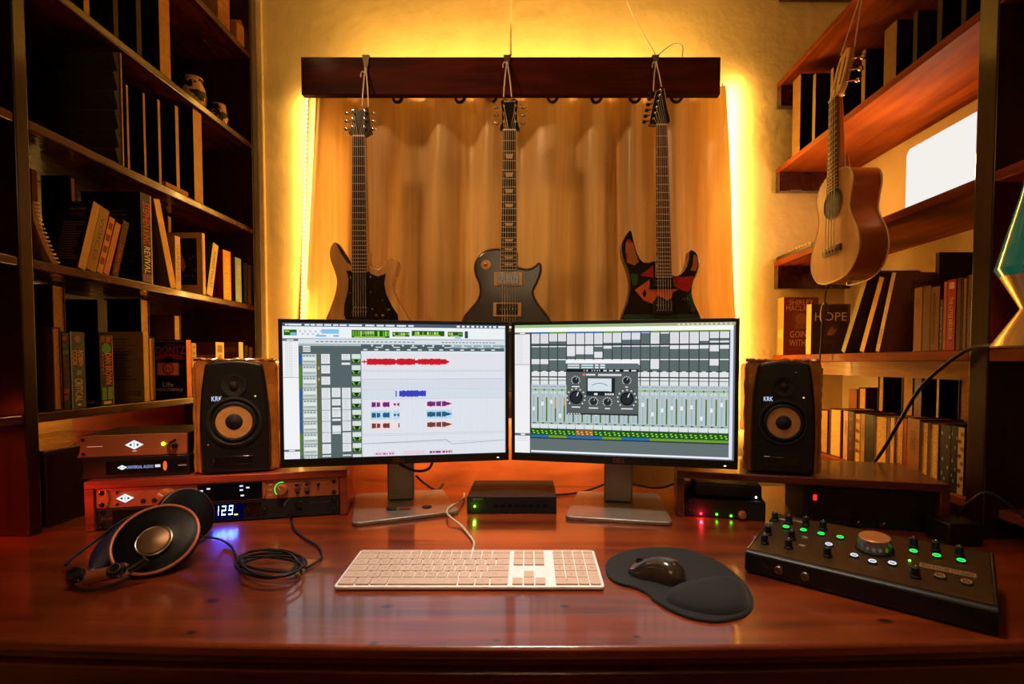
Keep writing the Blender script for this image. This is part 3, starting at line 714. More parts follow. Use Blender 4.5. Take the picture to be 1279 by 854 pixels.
def stand(t, z0, basepx, colx, yb):
    inv = Matrix.Rotation(-t.rotation_euler.z, 4, 'Z') @ Matrix.Translation(-V(t.location))
    g = G(); pts = [inv @ P(x, y, z=.008) for x, y in basepx]
    cc = sum(pts, V()) / 4
    rp = []
    for i, p in enumerate(pts):  # rounded corners
        a, b = pts[i - 1], pts[(i + 1) % 4]
        for f in (.0, .35, .7, 1.):
            q0 = p.lerp(a, .07); q1 = p.lerp(b, .07); m = q0.lerp(p, f) if f < .5 else p.lerp(q1, f)
            rp.append((q0 * (1 - f) ** 2 + p * 2 * f * (1 - f) + q1 * f * f))
    g.prism(rp, lambda p: V((p[0], p[1], .0006)), lambda p: V((p[0], p[1], .009)))
    g.build('stand_base', 'standm', t, bevel=.002)
    x0 = (inv @ P(colx[0], 600, y=yb)).x; x1 = (inv @ P(colx[1], 600, y=yb)).x
    yy = (inv @ P((colx[0] + colx[1]) / 2, 610, y=yb)).y
    g = G(); g.bx(x0, x1, yy, yy + .03, .0095, z0 + .12); g.build('stand_column', 'standm', t, bevel=.004)
    g = G(); g.bx(x0 - .01, x1 + .01, .0325, yy + .001, z0 + .06, z0 + .16); g.build('stand_arm', 'black', t, bevel=.004)
mA, zA0, rA, cA = monitor('left black widescreen monitor showing red and blue audio tracks in an editing program',
    (347.5, 398), (635.2, 402), (354, 584), 1.159, 1.253, screen_left, None, None, 1)
stand(mA, zA0, [(439, 654), (574, 638), (553, 611), (444, 617)], (484, 517), 1.29)
mB, zB0, rB, cB = monitor('right black widescreen monitor showing a grey mixer screen with a meter window',
    (639, 402), (924, 397), (637, 574), 1.253, 1.139, screen_right, None, None, 1)
stand(mB, zB0, [(705, 645), (841, 653), (822, 616), (722, 613)], (754, 790), 1.27)
# cable hanging under the left monitor
g = G(); yb = 1.262
pts = spline([P(495, 575, y=yb), P(504, 582, y=yb - .01), P(520, 588, y=yb - .012), P(534, 586, y=yb), P(540, 577, y=yb + .02), P(540, 560, y=yb + .03)], 6, False)
g.tube(pts, .0035); tag(g.build('monitor_cable', 'rubber'), 'short black cable looping out under the left monitor', 'cable')
g = G(); pts = spline([P(520, 594, y=1.335), P(528, 602, y=1.36), P(545, 612, y=1.42), V((P(554, 616, y=1.44).x, 1.44, DESK + .016))], 5, False)
g.tube(pts, .003); tag(g.build('monitor_cable', 'rubber'), 'black cable slanting down behind the stand of the left monitor', 'cable')
g = G(); pts = spline([P(790, 604, y=1.32), P(800, 606, y=1.36), P(815, 609, y=1.41), P(830, 608, y=1.42), P(845, 602, y=1.44)], 5, False)
g.tube(pts, .003); tag(g.build('monitor_cable', 'rubber'), 'black cable running from the right monitor stand to the right rack', 'cable')
g = G(); pts = spline([P(690, 618, z=.004), P(716, 616, z=.004), P(738, 611, y=1.40), P(756, 604, y=1.34)], 5, False)
g.tube(pts, .003); tag(g.build('monitor_cable', 'rubber'), 'black cable between the network box and the right monitor stand', 'cable')
for nm, px, py, r, c in (('matte', 489, 635, .011, None), ('redtone', 506, 634, .012, None), ('matte', 533, 632, .011, None)):
    p = P(px, py, z=.012); g = G()
    if px == 489: g.ell((p.x, p.y, DESK + .0125), (.014, .007, .0032), 14, 8); o = g.build('flash_drive', 'black'); tag(o, 'tiny black oval gadget lying on the left monitor stand', 'gadget')
    elif px == 506: g.bx(p.x - .013, p.x + .013, p.y - .009, p.y + .009, DESK + .0093, DESK + .0105); tag(g.build('sticky_note', 'redtone', bevel=.0004), 'small red tag lying on the base of the left monitor', 'tag')
    else: g.lathe([(.0, .0), (.012, .0), (.012, .002), (0, .0025)], 20, (p.x, p.y, DESK + .0093)); tag(g.build('coin', 'matte'), 'small dark round disc lying on the base of the left monitor', 'disc')

# ------------------------------------------------------------------ keyboard
A_, B_, C_, D_ = P(416, 732, z=.008), P(755.5, 732, z=.008), P(741, 686, z=.017), P(442, 686, z=.017)
kc = (A_ + B_) / 2; KW = (B_ - A_).length; KD = .115
kb = thing('keyboard', 'slim white aluminium keyboard with cream keys in front of the monitors', 'keyboard', (kc.x, kc.y, DESK), math.atan2(B_.y - A_.y, B_.x - A_.x))
kdep = (C_ + D_) / 2 - kc; KD = kdep.length
tilt = math.atan2(.009, KD)
MT = Matrix.Translation((0, 0, .0022)) @ Matrix.Rotation(tilt, 4, 'X')
def rr(x0, x1, y0, y1, r, n=5):
    o = []
    for cx, cy, a0 in ((x1 - r, y1 - r, 0), (x0 + r, y1 - r, PI / 2), (x0 + r, y0 + r, PI), (x1 - r, y0 + r, 1.5 * PI)):
        o += [(cx + r * math.cos(a0 + PI / 2 * k / n), cy + r * math.sin(a0 + PI / 2 * k / n)) for k in range(n + 1)]
    return o
g = G(MT); g.prism(rr(-KW / 2, KW / 2, 0, KD, .007), lambda p: V((p[0], p[1], 0)), lambda p: V((p[0], p[1], .005)))
g.build('plate', 'alu', kb, bevel=.001)
g = G(Matrix()); g.cyl((-KW / 2 + .05, KD - .012, .0065), (KW / 2 - .05, KD - .012, .0065), .006); g.build('rear_foot', 'alu', kb)
U1 = (KW - .008) / 22.9; RY = (KD - .006) / 5.75
def keyrow(y, x, items):
    o = []
    for it in items:
        wdt, lab = it if isinstance(it, tuple) else (1, it)
        if lab is not None: o.append((x, x + wdt, y, lab))
        x += wdt
    return o
keys = []
fr = keyrow(5, 0, ['esc'] + ['F%d' % i for i in range(1, 13)] + [(1.8, '')]); 
fr += keyrow(5, 15.1, ['F13', 'F14', 'F15']) + keyrow(5, 18.9, ['F16', 'F17', 'F18', 'F19'])
keys += keyrow(4, 0, list('`1234567890-=') + [(1.8, 'delete')]) + keyrow(4, 15.1, ['fn', 'home', '']) + keyrow(4, 18.9, ['clear', '=', '/', '*'])
keys += keyrow(3, 0, [(1.5, 'tab')] + list('QWERTYUIOP[]') + [(1.3, '\\')]) + keyrow(3, 15.1, ['', 'end', '']) + keyrow(3, 18.9, ['7', '8', '9', '-'])
keys += keyrow(2, 0, [(1.8, 'caps')] + list("ASDFGHJKL;'") + [(2.0, 'return')]) + keyrow(2, 18.9, ['4', '5', '6', '+'])
keys += keyrow(1, 0, [(2.3, 'shift')] + list('ZXCVBNM,./') + [(2.5, 'shift')]) + keyrow(1, 16.1, ['']) + keyrow(1, 18.9, ['1', '2', '3'])
keys += keyrow(0, 0, [(1.5, 'ctrl'), (1.3, 'alt'), (1.5, 'cmd'), (6.1, ''), (1.5, 'cmd'), (1.3, 'alt'), (1.6, 'ctrl')]) + keyrow(0, 15.1, ['', '', '']) + keyrow(0, 18.9, [(2, '0'), '.'])
keys.append((21.9, 22.9, -1, ''))  # tall enter key
X0 = -KW / 2 + .004
def keygeo(g, k):
    x0, x1, row, lab = k
    a, b = X0 + x0 * U1 + .0011, X0 + x1 * U1 - .0011
    y0 = .004 + max(row, 0) * RY + .0009; y1 = y0 + (RY * (.62 if row == 5 else 1) if row != -1 else 2 * RY) - .0018
    g.col((214, 186, 166)); g.prism(rr(a, b, y0, y1, .0016, 2), lambda p: V((p[0], p[1], .0051)), lambda p: V((p[0], p[1], .0079)))
    if lab and row < 5:
        Surf(g, (a, y1, .0079), (b - a, 0, 0), (0, y0 - y1, 0), .0001).text(lab, .5, .5, .3 if len(lab) == 1 else .2, (150, 128, 114), 1)
for k in keys + fr[9:]:
    g = G(MT); keygeo(g, k); g.build('key', 'keys', kb, ang=30)
g = G(MT)
for k in fr[:9]: keygeo(g, k)
tag(g.build('key', 'keys', kb), kind='stuff')
inv = Matrix.Rotation(-kb.rotation_euler.z, 4, 'Z') @ Matrix.Translation(-V(kb.location))
pts = spline([inv @ P(p[0], p[1], z=p[2]) for p in ((591, 685, .005), (592, 677, .004), (586, 668, .004), (575, 655, .005), (563, 646, .012), (558, 638, .0125), (565, 631, .0125), (573, 627, .0125), (579, 622, .006), (580, 616, .004))], 6, False)
pts[0].y = KD + .001; g = G(); g.tube(pts, .0022); g.build('cable', 'cord', kb)

# ------------------------------------------------------------------ mouse mat and mouse
def cropP(x, y, z): return P(740 + x / 5.814, 660 + y / 5.814, z=z)
ol = [(92, 275), (112, 225), (160, 188), (280, 148), (480, 130), (680, 145), (850, 200), (1000, 290), (1100, 380), (1165, 480), (1165, 560), (1100, 625), (980, 658), (850, 664), (680, 630), (540, 568), (450, 512), (400, 466), (300, 418), (200, 392), (125, 350)]
ol = [cropP(x, y, .005) for x, y in ol]; cm = sum(ol, V()) / len(ol)
t = thing('mouse_mat', 'black shaped mouse mat with a raised wrist rest to the right of the keyboard', 'mouse mat', (cm.x, cm.y, DESK))
sp = spline([p - V((cm.x, cm.y, 0)) for p in ol], 4); g = G()
g.prism(sp, lambda p: V((p.x, p.y, .0006)), lambda p: V((p.x * .99, p.y * .99, .005))); g.build('mat', 'cloth', t, bevel=.0012)
hump = [(535, 520), (545, 470), (620, 425), (760, 395), (920, 370), (1040, 372), (1100, 420), (1140, 500), (1130, 570), (1060, 610), (940, 625), (800, 612), (650, 575)]
hp = spline([cropP(x, y, .006) - V((cm.x, cm.y, 0)) for x, y in hump], 4); hc = sum(hp, V()) / len(hp); g = G(); vs = []; fs = []; n = len(hp)
for k, (f, z) in enumerate(((1, .0052), (.97, .0095), (.9, .014), (.76, .018), (.55, .0205), (.28, .0215))):
    vs += [(hc.x + (p.x - hc.x) * f, hc.y + (p.y - hc.y) * f, z) for p in hp]
for k in range(5):
    for i in range(n): fs.append((k * n + i, k * n + (i + 1) % n, (k + 1) * n + (i + 1) % n, (k + 1) * n + i))
vs.append((hc.x, hc.y, .0217)); fs += [(5 * n + i, 5 * n + (i + 1) % n, 6 * n) for i in range(n)]
g.add(vs, fs); g.build('wrist_rest', 'cloth', t, ang=80)

pf, pb = P(787, 703, z=.02), P(855, 716, z=.02); d = pb - pf
mo = thing('mouse', 'glossy dark computer mouse resting on the black mouse mat', 'mouse', ((pf.x + pb.x) / 2, (pf.y + pb.y) / 2, DESK + .0056), math.atan2(d.y, d.x))
L = d.length / 2 + .004; g = G(); vs = []; fs = []; NX, NA = 18, 17
def msec(t_):  # half width and height along the body, t_ -1 front .. 1 back
    w = .030 * (1 - abs(t_) ** 3.2) ** .5 * (.86 + .16 * t_ - .12 * math.exp(-((t_ - .05) / .3) ** 2)); h = (.020 + .015 * math.sin(PI * (t_ + .75) / 2.1)) * (1 - abs(t_) ** 4) ** .5
    return w, h
for i in range(NX + 1):
    q = -1 + 2 * i / NX; w, h = msec(max(-.999, min(.999, q)))
    for j in range(NA):
        a = PI * j / (NA - 1); vs.append((q * L, w * math.copysign(abs(math.cos(a)) ** .75, math.cos(a)), max(0.0, h * math.sin(a) ** .8) if 0 < j < NA - 1 else 0))
for i in range(NX):
    for j in range(NA - 1): fs.append((i * NA + j, (i + 1) * NA + j, (i + 1) * NA + j + 1, i * NA + j + 1))
fs.append(tuple(range(NA))); fs.append(tuple(NX * NA + j for j in reversed(range(NA))))
for i in range(NX): fs.append((i * NA, i * NA + NA - 1, (i + 1) * NA + NA - 1, (i + 1) * NA))
g.add(vs, fs); g.build('shell', mat('dark_glossy_mouse_shell', (52, 42, 34), .22, coat=.8, noise=(30, .15)), mo, ang=70)
g = G(); w, h = msec(-.55); g.lathe([(.0, -.004), (.0075, -.0038), (.0085, 0), (.0075, .0038), (0, .004)], 20, (-.55 * L, 0, h - .003), (0, 1, 0)); g.build('scroll_wheel', 'rubber', mo)
g = G()
pts = [V((-.98 * L + 1.3 * L * k / 12, -(msec(min(.99, max(-.99, -.98 + 1.3 * k / 12)))[0] * .82), msec(max(-.97, -.98 + 1.3 * k / 12))[1] * .62 + .001)) for k in range(1, 13)]
g.tube(pts, .0012, 6); g.build('side_line', 'chrome', mo)
g = G(); Surf(g, (.25 * L, .008, msec(.42)[1] + .0008), (0, -.016, 0), (.01, 0, -.001)).rect(.15, .3, .85, .7, (150, 130, 110)); g.build('badge', 'paint', mo, smooth=False)

# ------------------------------------------------------------------ network box between the stands
a, b = P(583, 642, z=0), P(695, 641, z=0); x0, x1, y0 = a.x, b.x, (a.y + b.y) / 2
t = thing('network_switch', 'flat black network box with one green light between the monitor stands', 'network box', ((x0 + x1) / 2, y0, DESK)); hw = (x1 - x0) / 2
g = G(); g.bx(-hw, hw, 0, .17, .0006, .0415); g.build('case', 'matte', t, bevel=.0015)
g = G(); s = Surf(g, (-hw, -.0002, .0415), (2 * hw, 0, 0), (0, 0, -.041))
s.text('NETGEAR', .12, .14, .1, (150, 140, 130), w=.12); g.build('logo', 'paint', t, smooth=False); g = G(); s = Surf(g, (-hw, -.0002, .0415), (2 * hw, 0, 0), (0, 0, -.041))
for i in range(8): s.rect(.3 + i * .078, .46, .35 + i * .078, .62, (6, 6, 7)); s.rect(.305 + i * .078, .3, .345 + i * .078, .36, (40, 40, 42))
g.build('port_row', 'paint', t, smooth=False)
g = G(); p = P(593, 632, y=y0); g.cc = lin((90, 255, 20)); g.ell((p.x - t.location.x, -.0008, p.z - DESK), (.0026, .0018, .0026), 12, 8); g.build('green_light', emis('green_light', (90, 255, 30), 14), t)
lamp('green_glow', 'POINT', (p.x, y0 - .012, p.z), .012, (.4, 1, .05), rad=.003)

# ------------------------------------------------------------------ rack risers
def riser(label, fl, fr_, dep, wm, ht=.109):
    a, b = P(*fl, z=0), P(*fr_, z=0); d = b - a; w = d.length; c = (a + b) / 2
    t = thing('rack_riser', label, 'rack', (c.x, c.y, DESK), math.atan2(d.y, d.x)); h = w / 2
    g = G(); g.bx(-h, h, 0, dep, ht - .017, ht); g.build('top_board', wm, t, bevel=.002)
    for s in (-1, 1):
        g = G(); x0 = h - .017; g.bx(min(s * h, s * x0), max(s * h, s * x0), .001, dep - .002, .0006, ht - .0173); g.build('side_board', wm, t, bevel=.0015)
    return t, h, ht
def loc(t, v): return Matrix.Translation(t.location) @ Matrix.Rotation(t.rotation_euler.z, 4, 'Z') @ V(v)
def unloc(t, w): return Matrix.Rotation(-t.rotation_euler.z, 4, 'Z') @ (w - V(t.location))
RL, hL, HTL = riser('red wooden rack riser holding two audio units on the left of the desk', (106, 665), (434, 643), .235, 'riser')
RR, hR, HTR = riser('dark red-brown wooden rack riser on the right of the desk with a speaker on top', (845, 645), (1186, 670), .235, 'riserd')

def diamond(s, u, v, r, k=3):
    a = s.U.length / s.W.length
    s.poly([(u - r, v), (u, v + r * .58 * a), (u + r, v), (u, v - r * .58 * a)], (226, 236, 250), k)
    for du, dv, f in ((-.42, 0, 1), (.42, 0, -1)):
        s.poly([(u + (du - .17 * f) * r, v), (u + (du + .15 * f) * r, v - .2 * r * a), (u + (du + .15 * f) * r, v + .2 * r * a)], (40, 30, 30), k + 1)
    for dv, f in ((-.22, 1), (.22, -1)):
        s.poly([(u - .1 * r, v + (dv + .08 * f) * r * a), (u, v + (dv - .08 * f) * r * a), (u + .1 * r, v + (dv + .08 * f) * r * a)], (40, 30, 30), k + 1)
    s.rect(u - .07 * r, v - .05 * r * a, u + .07 * r, v + .05 * r * a, (60, 60, 70), k + 1)
M['glow2'] = emis('panel_lights', None, 1.25)
def screws(t, xs, zs, y, r=.0035, m='gloss'):
    for x in xs:
        for z in zs:
            g = G(); g.lathe([(r, 0), (r, .0018), (r * .6, .0026), (0, .0026)], 14, (x, y, z), (0, -1, 0)); g.build('screw', m, t)
def knobp(t, x, z, y, r, d, m, name='knob', line=(220, 210, 200), ang=.4):
    g = G(); g.lathe([(r * 1.05, 0), (r, d * .15), (r * .92, d * .9), (r * .8, d), (0, d)], 22, (x, y, z), (0, -1, 0)); k = g.build(name, m, t)
    if line:
        g = G(); g.col(line); c, s_ = math.cos(ang + PI / 2), math.sin(ang + PI / 2); w = r * .1; yy = y - d - .0002
        g.add([(x + c * r * .2 - s_ * w, yy, z + s_ * r * .2 + c * w), (x + c * r * .2 + s_ * w, yy, z + s_ * r * .2 - c * w), (x + c * r * .9 + s_ * w, yy, z + s_ * r * .9 - c * w), (x + c * r * .9 - s_ * w, yy, z + s_ * r * .9 + c * w)], [(0, 1, 2, 3)])
        g.build('pointer', 'paint', k, smooth=False)
    return k

# --- upper rack unit (copper faceplate with glass display) and lower black unit
W2 = hL - .019
def xlft(px, py=615):
    p0 = loc(RL, (0, .006, 0)); a = RL.rotation_euler.z; nrm = V((-math.sin(a), math.cos(a), 0)); r = P(px, py, y=1.) - CAM
    return unloc(RL, CAM + r * (nrm.dot(p0 - CAM) / nrm.dot(r)))
def ulf(px): return (xlft(px).x + W2) / (2 * W2)
o = loc(RL, (0, .006, .0485))
t = thing('rack_interface', 'copper-faced rack unit with a lit diamond logo in the red riser', 'audio interface', o, RL.rotation_euler.z)
g = G(); g.bx(-W2, W2, .004, .2, 0, .042); g.build('case', 'black', t)
g = G(); g.bx(-W2, W2, -.001, .0038, 0, .042); g.build('faceplate', 'copper', t, bevel=.001)
g = G(); g.bx(xlft(247).x, xlft(328).x, -.0022, -.0011, .002, .041); disp = g.build('display_glass', 'gloss', t)
g = G(); s = Surf(g, (-W2, -.0024, .042), (2 * W2, 0, 0), (0, 0, -.042)); diamond(s, ulf(157), .52, .034)
for u, v in ((252, .36), (253, .64), (261, .26), (302, .2), (302, .42), (310, .3), (303, .72)):
    u = ulf(u); s.rect(u - .007, v - .04, u + .007, v + .04, (216, 224, 240))
for u, v, c in ((230, .25, (226, 150, 90)), (237, .25, (255, 196, 110)), (230, .55, (120, 80, 60)), (237, .55, (150, 96, 70))):
    u = ulf(u); s.rect(u - .007, v - .05, u + .007, v + .05, c)
g.build('logo', 'glow2', t, smooth=False)
g = G(); s = Surf(g, (-W2, -.0012, .042), (2 * W2, 0, 0), (0, 0, -.042)); s.text('apollo  x8p', ulf(185), .14, .07, (210, 160, 130), w=.075)
for u, v in ((ulf(338), .2), (ulf(338), .5), (ulf(338), .78)): s.rect(u - .008, v - .06, u + .008, v + .06, (196, 140, 108))
g.build('lettering', 'paint', t, smooth=False)
for x0 in (xlft(132).x, xlft(329).x):
    g = G()
    g.prism([(x0, .001), (x0 + .005, .006), (x0 + .0075, .021), (x0 + .005, .036), (x0, .041)], lambda p: V((p[0], -.0042, p[1])), lambda p: V((p[0], -.0012, p[1]))); g.build('handle_ridge', 'copper', t, bevel=.001)
screws(t, (-W2 + .011, W2 - .011), (.008, .034), -.0012, .005); screws(t, (-W2 + .04,), (.008, .034), -.0012, .003); screws(t, (xlft(179).x, xlft(193).x), (.012,), -.0012, .005, 'rubber')
knobp(t, xlft(209).x, .021, -.0012, .0165, .014, 'copper', ang=.9)
xk = xlft(353).x
k = knobp(t, xk, .021, -.0012, .0125, .014, 'copper', ang=.7)
g = G(); pts = [V((xk + .0165 * math.cos(a), -.0016, .021 + .0165 * math.sin(a))) for a in [PI * (.45 + .8 * q / 14) for q in range(15)]]; g.tube(pts, .0011, 6); g.cc = lin((60, 220, 70)); g.c = [g.cc] * len(g.f); g.build('light_ring', emis('green_ring', (60, 220, 70), 1.6), k)
xj, xj2 = xlft(372).x, xlft(384).x
for x, z, r in ((xj, .029, .007), (xj2, .029, .007), (xj, .012, .004), (xj2, .012, .005), (xlft(398).x, .028, .004)):
    knobp(t, x, z, -.0012, r, .005, 'gloss', 'socket' if r > .006 else 'button', None); 
g = G(); g.ring((xj, -.0066, .029), (0, 1, 0), .0058, .0012, 18, 6); g.build('socket_ring', 'copper', t)
g = G(); g.ring((xj2, -.0066, .029), (0, 1, 0), .0058, .0012, 18, 6); g.build('socket_ring', 'copper', t)

o = loc(RL, (0, .006, .003))
t = thing('rack_power_unit', 'black rack unit with glowing 129 readout in the lower slot of the left rack', 'rack unit', o, RL.rotation_euler.z)
g = G(); g.bx(-W2, W2, .004, .2, 0, .0445); g.build('case', 'black', t)
g = G(); g.bx(-W2, W2, 0, .0038, 0, .0445); g.build('faceplate', 'matte', t, bevel=.001)
g = G(); g.bx(-W2 + .03, W2 - .17, -.0012, -.0001, .006, .04); g.build('display_glass', 'gloss', t)
SEG = {'1': 'bc', '2': 'abged', '9': 'abcdfg'}
g = G(); g.cc = lin((190, 220, 255)); s = Surf(g, (xlft(270, 640).x, -.0014, .036), (.040, 0, 0), (0, 0, -.024))
def seg(u, ch):
    B = {'a': (0, 0, 1, .12), 'd': (0, .88, 1, 1), 'g': (0, .44, 1, .56), 'f': (0, 0, .22, .56), 'b': (.78, 0, 1, .56), 'e': (0, .44, .22, 1), 'c': (.78, .44, 1, 1)}
    for k in SEG[ch]:
        a = B[k]; s.rect(u + a[0] * .22 - .05 * a[1], a[1] * .9, u + a[2] * .22 - .05 * a[3], a[3] * .9, (180, 216, 255), 2)
seg(-.04, '1'); seg(.32, '2'); seg(.68, '9'); s.rect(.93, .86, 1.12, .95, (226, 216, 60), 2)
g.build('readout', emis('blue_white_digits', None, 5.), t, smooth=False)
g = G(); s = Surf(g, (xlft(262, 640).x, -.0013, .04), (.07, 0, 0), (0, 0, -.036)); s.rect(0, 0, 1, 1, (8, 24, 130), 0); g.build('readout_window', emis('blue_readout_window', None, .12), t, smooth=False)
lamp('blue_glow', 'AREA', loc(t, (xlft(282, 640).x, -.004, .022)), .11, (.015, .06, 1.), (math.radians(-50), 0, RL.rotation_euler.z), .05, .018)
g = G(); s = Surf(g, (-W2, -.0003, .0445), (2 * W2, 0, 0), (0, 0, -.0445)); s.text('FURMAN', .07, .5, .14, (116, 76, 64), w=.1); g.build('logo', 'paint', t, smooth=False); g = G(); s = Surf(g, (-W2, -.0003, .0445), (2 * W2, 0, 0), (0, 0, -.0445)); s.text('POWER CONDITIONER', .915, .3, .07, (100, 70, 62), w=.09)
g.build('lettering', 'paint', t, smooth=False)
screws(t, (-W2 + .011, W2 - .011), (.008, .036), -.0001, .005); 
for x in (.05, .085): knobp(t, x, .022, -.0001, .006, .006, 'gloss', 'button', None)
g = G(); g.bx(.15, .165, -.006, -.0001, .024, .036); g.build('switch', 'gloss', t, bevel=.001)

# --- two small boxes stacked on the left riser
def smallbox(label, px0, px1, yb, zlo, ht, dep, face, kind):
    a, b = P(px0, yb, z=zlo), P(px1, yb - (px1 - px0) * .012, z=zlo); 
    rz = RL.rotation_euler.z; w = (b - a).length
    c = a + V((math.cos(rz), math.sin(rz), 0)) * w / 2
    t = thing('audio_processor', label, 'audio box', (c.x, c.y, DESK + zlo + .0005), rz); h = w / 2
    g = G(); g.bx(-h, h, .003, dep, .0005, ht); g.build('case', 'black', t, bevel=.002)
    g = G(); x = [(-h - .001, 0), (h + .001, 0)]
    for i in range(13):
        pass
    out = [(-h - .002 + .006 * (1 - (2 * k / 10 - 1) ** 2), ht * k / 10) for k in range(11)] + [(h + .001, ht), (h + .001, 0)]
    g.prism(out, lambda p: V((p[0], -.004, p[1])), lambda p: V((p[0], .0028, p[1]))); g.build('faceplate', face, t, bevel=.0008)
    s_ = G(); s = Surf(s_, (-h, -.0042 if kind == 'top' else -.0049, ht), (2 * h, 0, 0), (0, 0, -ht))
    if kind == 'top':
        diamond(s, .51, .48, .085); s.rect(.49, .76, .53, .79, (220, 190, 170)); s.rect(.08, .5, .22, .52, (196, 150, 130))
    else:
        diamond(s, .375, .5, .045); s.text('UNIVERSAL AUDIO', .54, .5, .15, (150, 160, 215), w=.25); s.rect(.68, .42, .73, .55, (200, 200, 215)); s.rect(.9, .47, .98, .53, (120, 84, 72))
    s_.build('logo', 'glow2', t, smooth=False)
    if kind == 'top':
        g = G(); g.cc = lin((220, 255, 60)); g.ell((h * .56, -.005, ht * .52), (.0038, .002, .0038), 12, 8); g.build('green_light', emis('yellow_green_light', (190, 255, 30), 10), t)
        screws(t, (-h * .9,), (.008, ht - .008), -.0042, .0035)
        g = G(); g.tube([(h * .66, -.0045, ht * .5), (h * .7, -.016, ht * .55), (h * .88, -.03, ht * .75)], [.004, .0035, .003], 8); g.build('toggle_switch', 'gloss', t)
        knobp(t, h * .78, ht * .42, -.0042, .006, .008, 'gloss', 'knob', None)
    else:
        g = G(); g.bx(-h * .55, h * .95, -.0048, -.0041, .008, ht - .008); g.build('display_glass', 'gloss', t)
        g = G(); g.prism([(h * .55 + .004 * math.cos(a), ht / 2 + .011 * math.sin(a)) for a in [2 * PI * q / 14 for q in range(14)]], lambda p: V((p[0], -.0062, p[1])), lambda p: V((p[0], -.0049, p[1]))); g.build('light_bar', mat('orange_lit_bar', (220, 110, 60), .4, emit=.5), t)
        s_ = None
    return t, ht
t, h1 = smallbox('black audio box with faint blue logo, lower of the two on the left rack', 103, 226, 598.5, HTL, .0455, .165, 'black', 'low')
t, h2 = smallbox('copper-faced audio box with green light, stacked on the black box', 99, 224, 571.5, HTL + .0462, .0475, .165, 'copper', 'top')

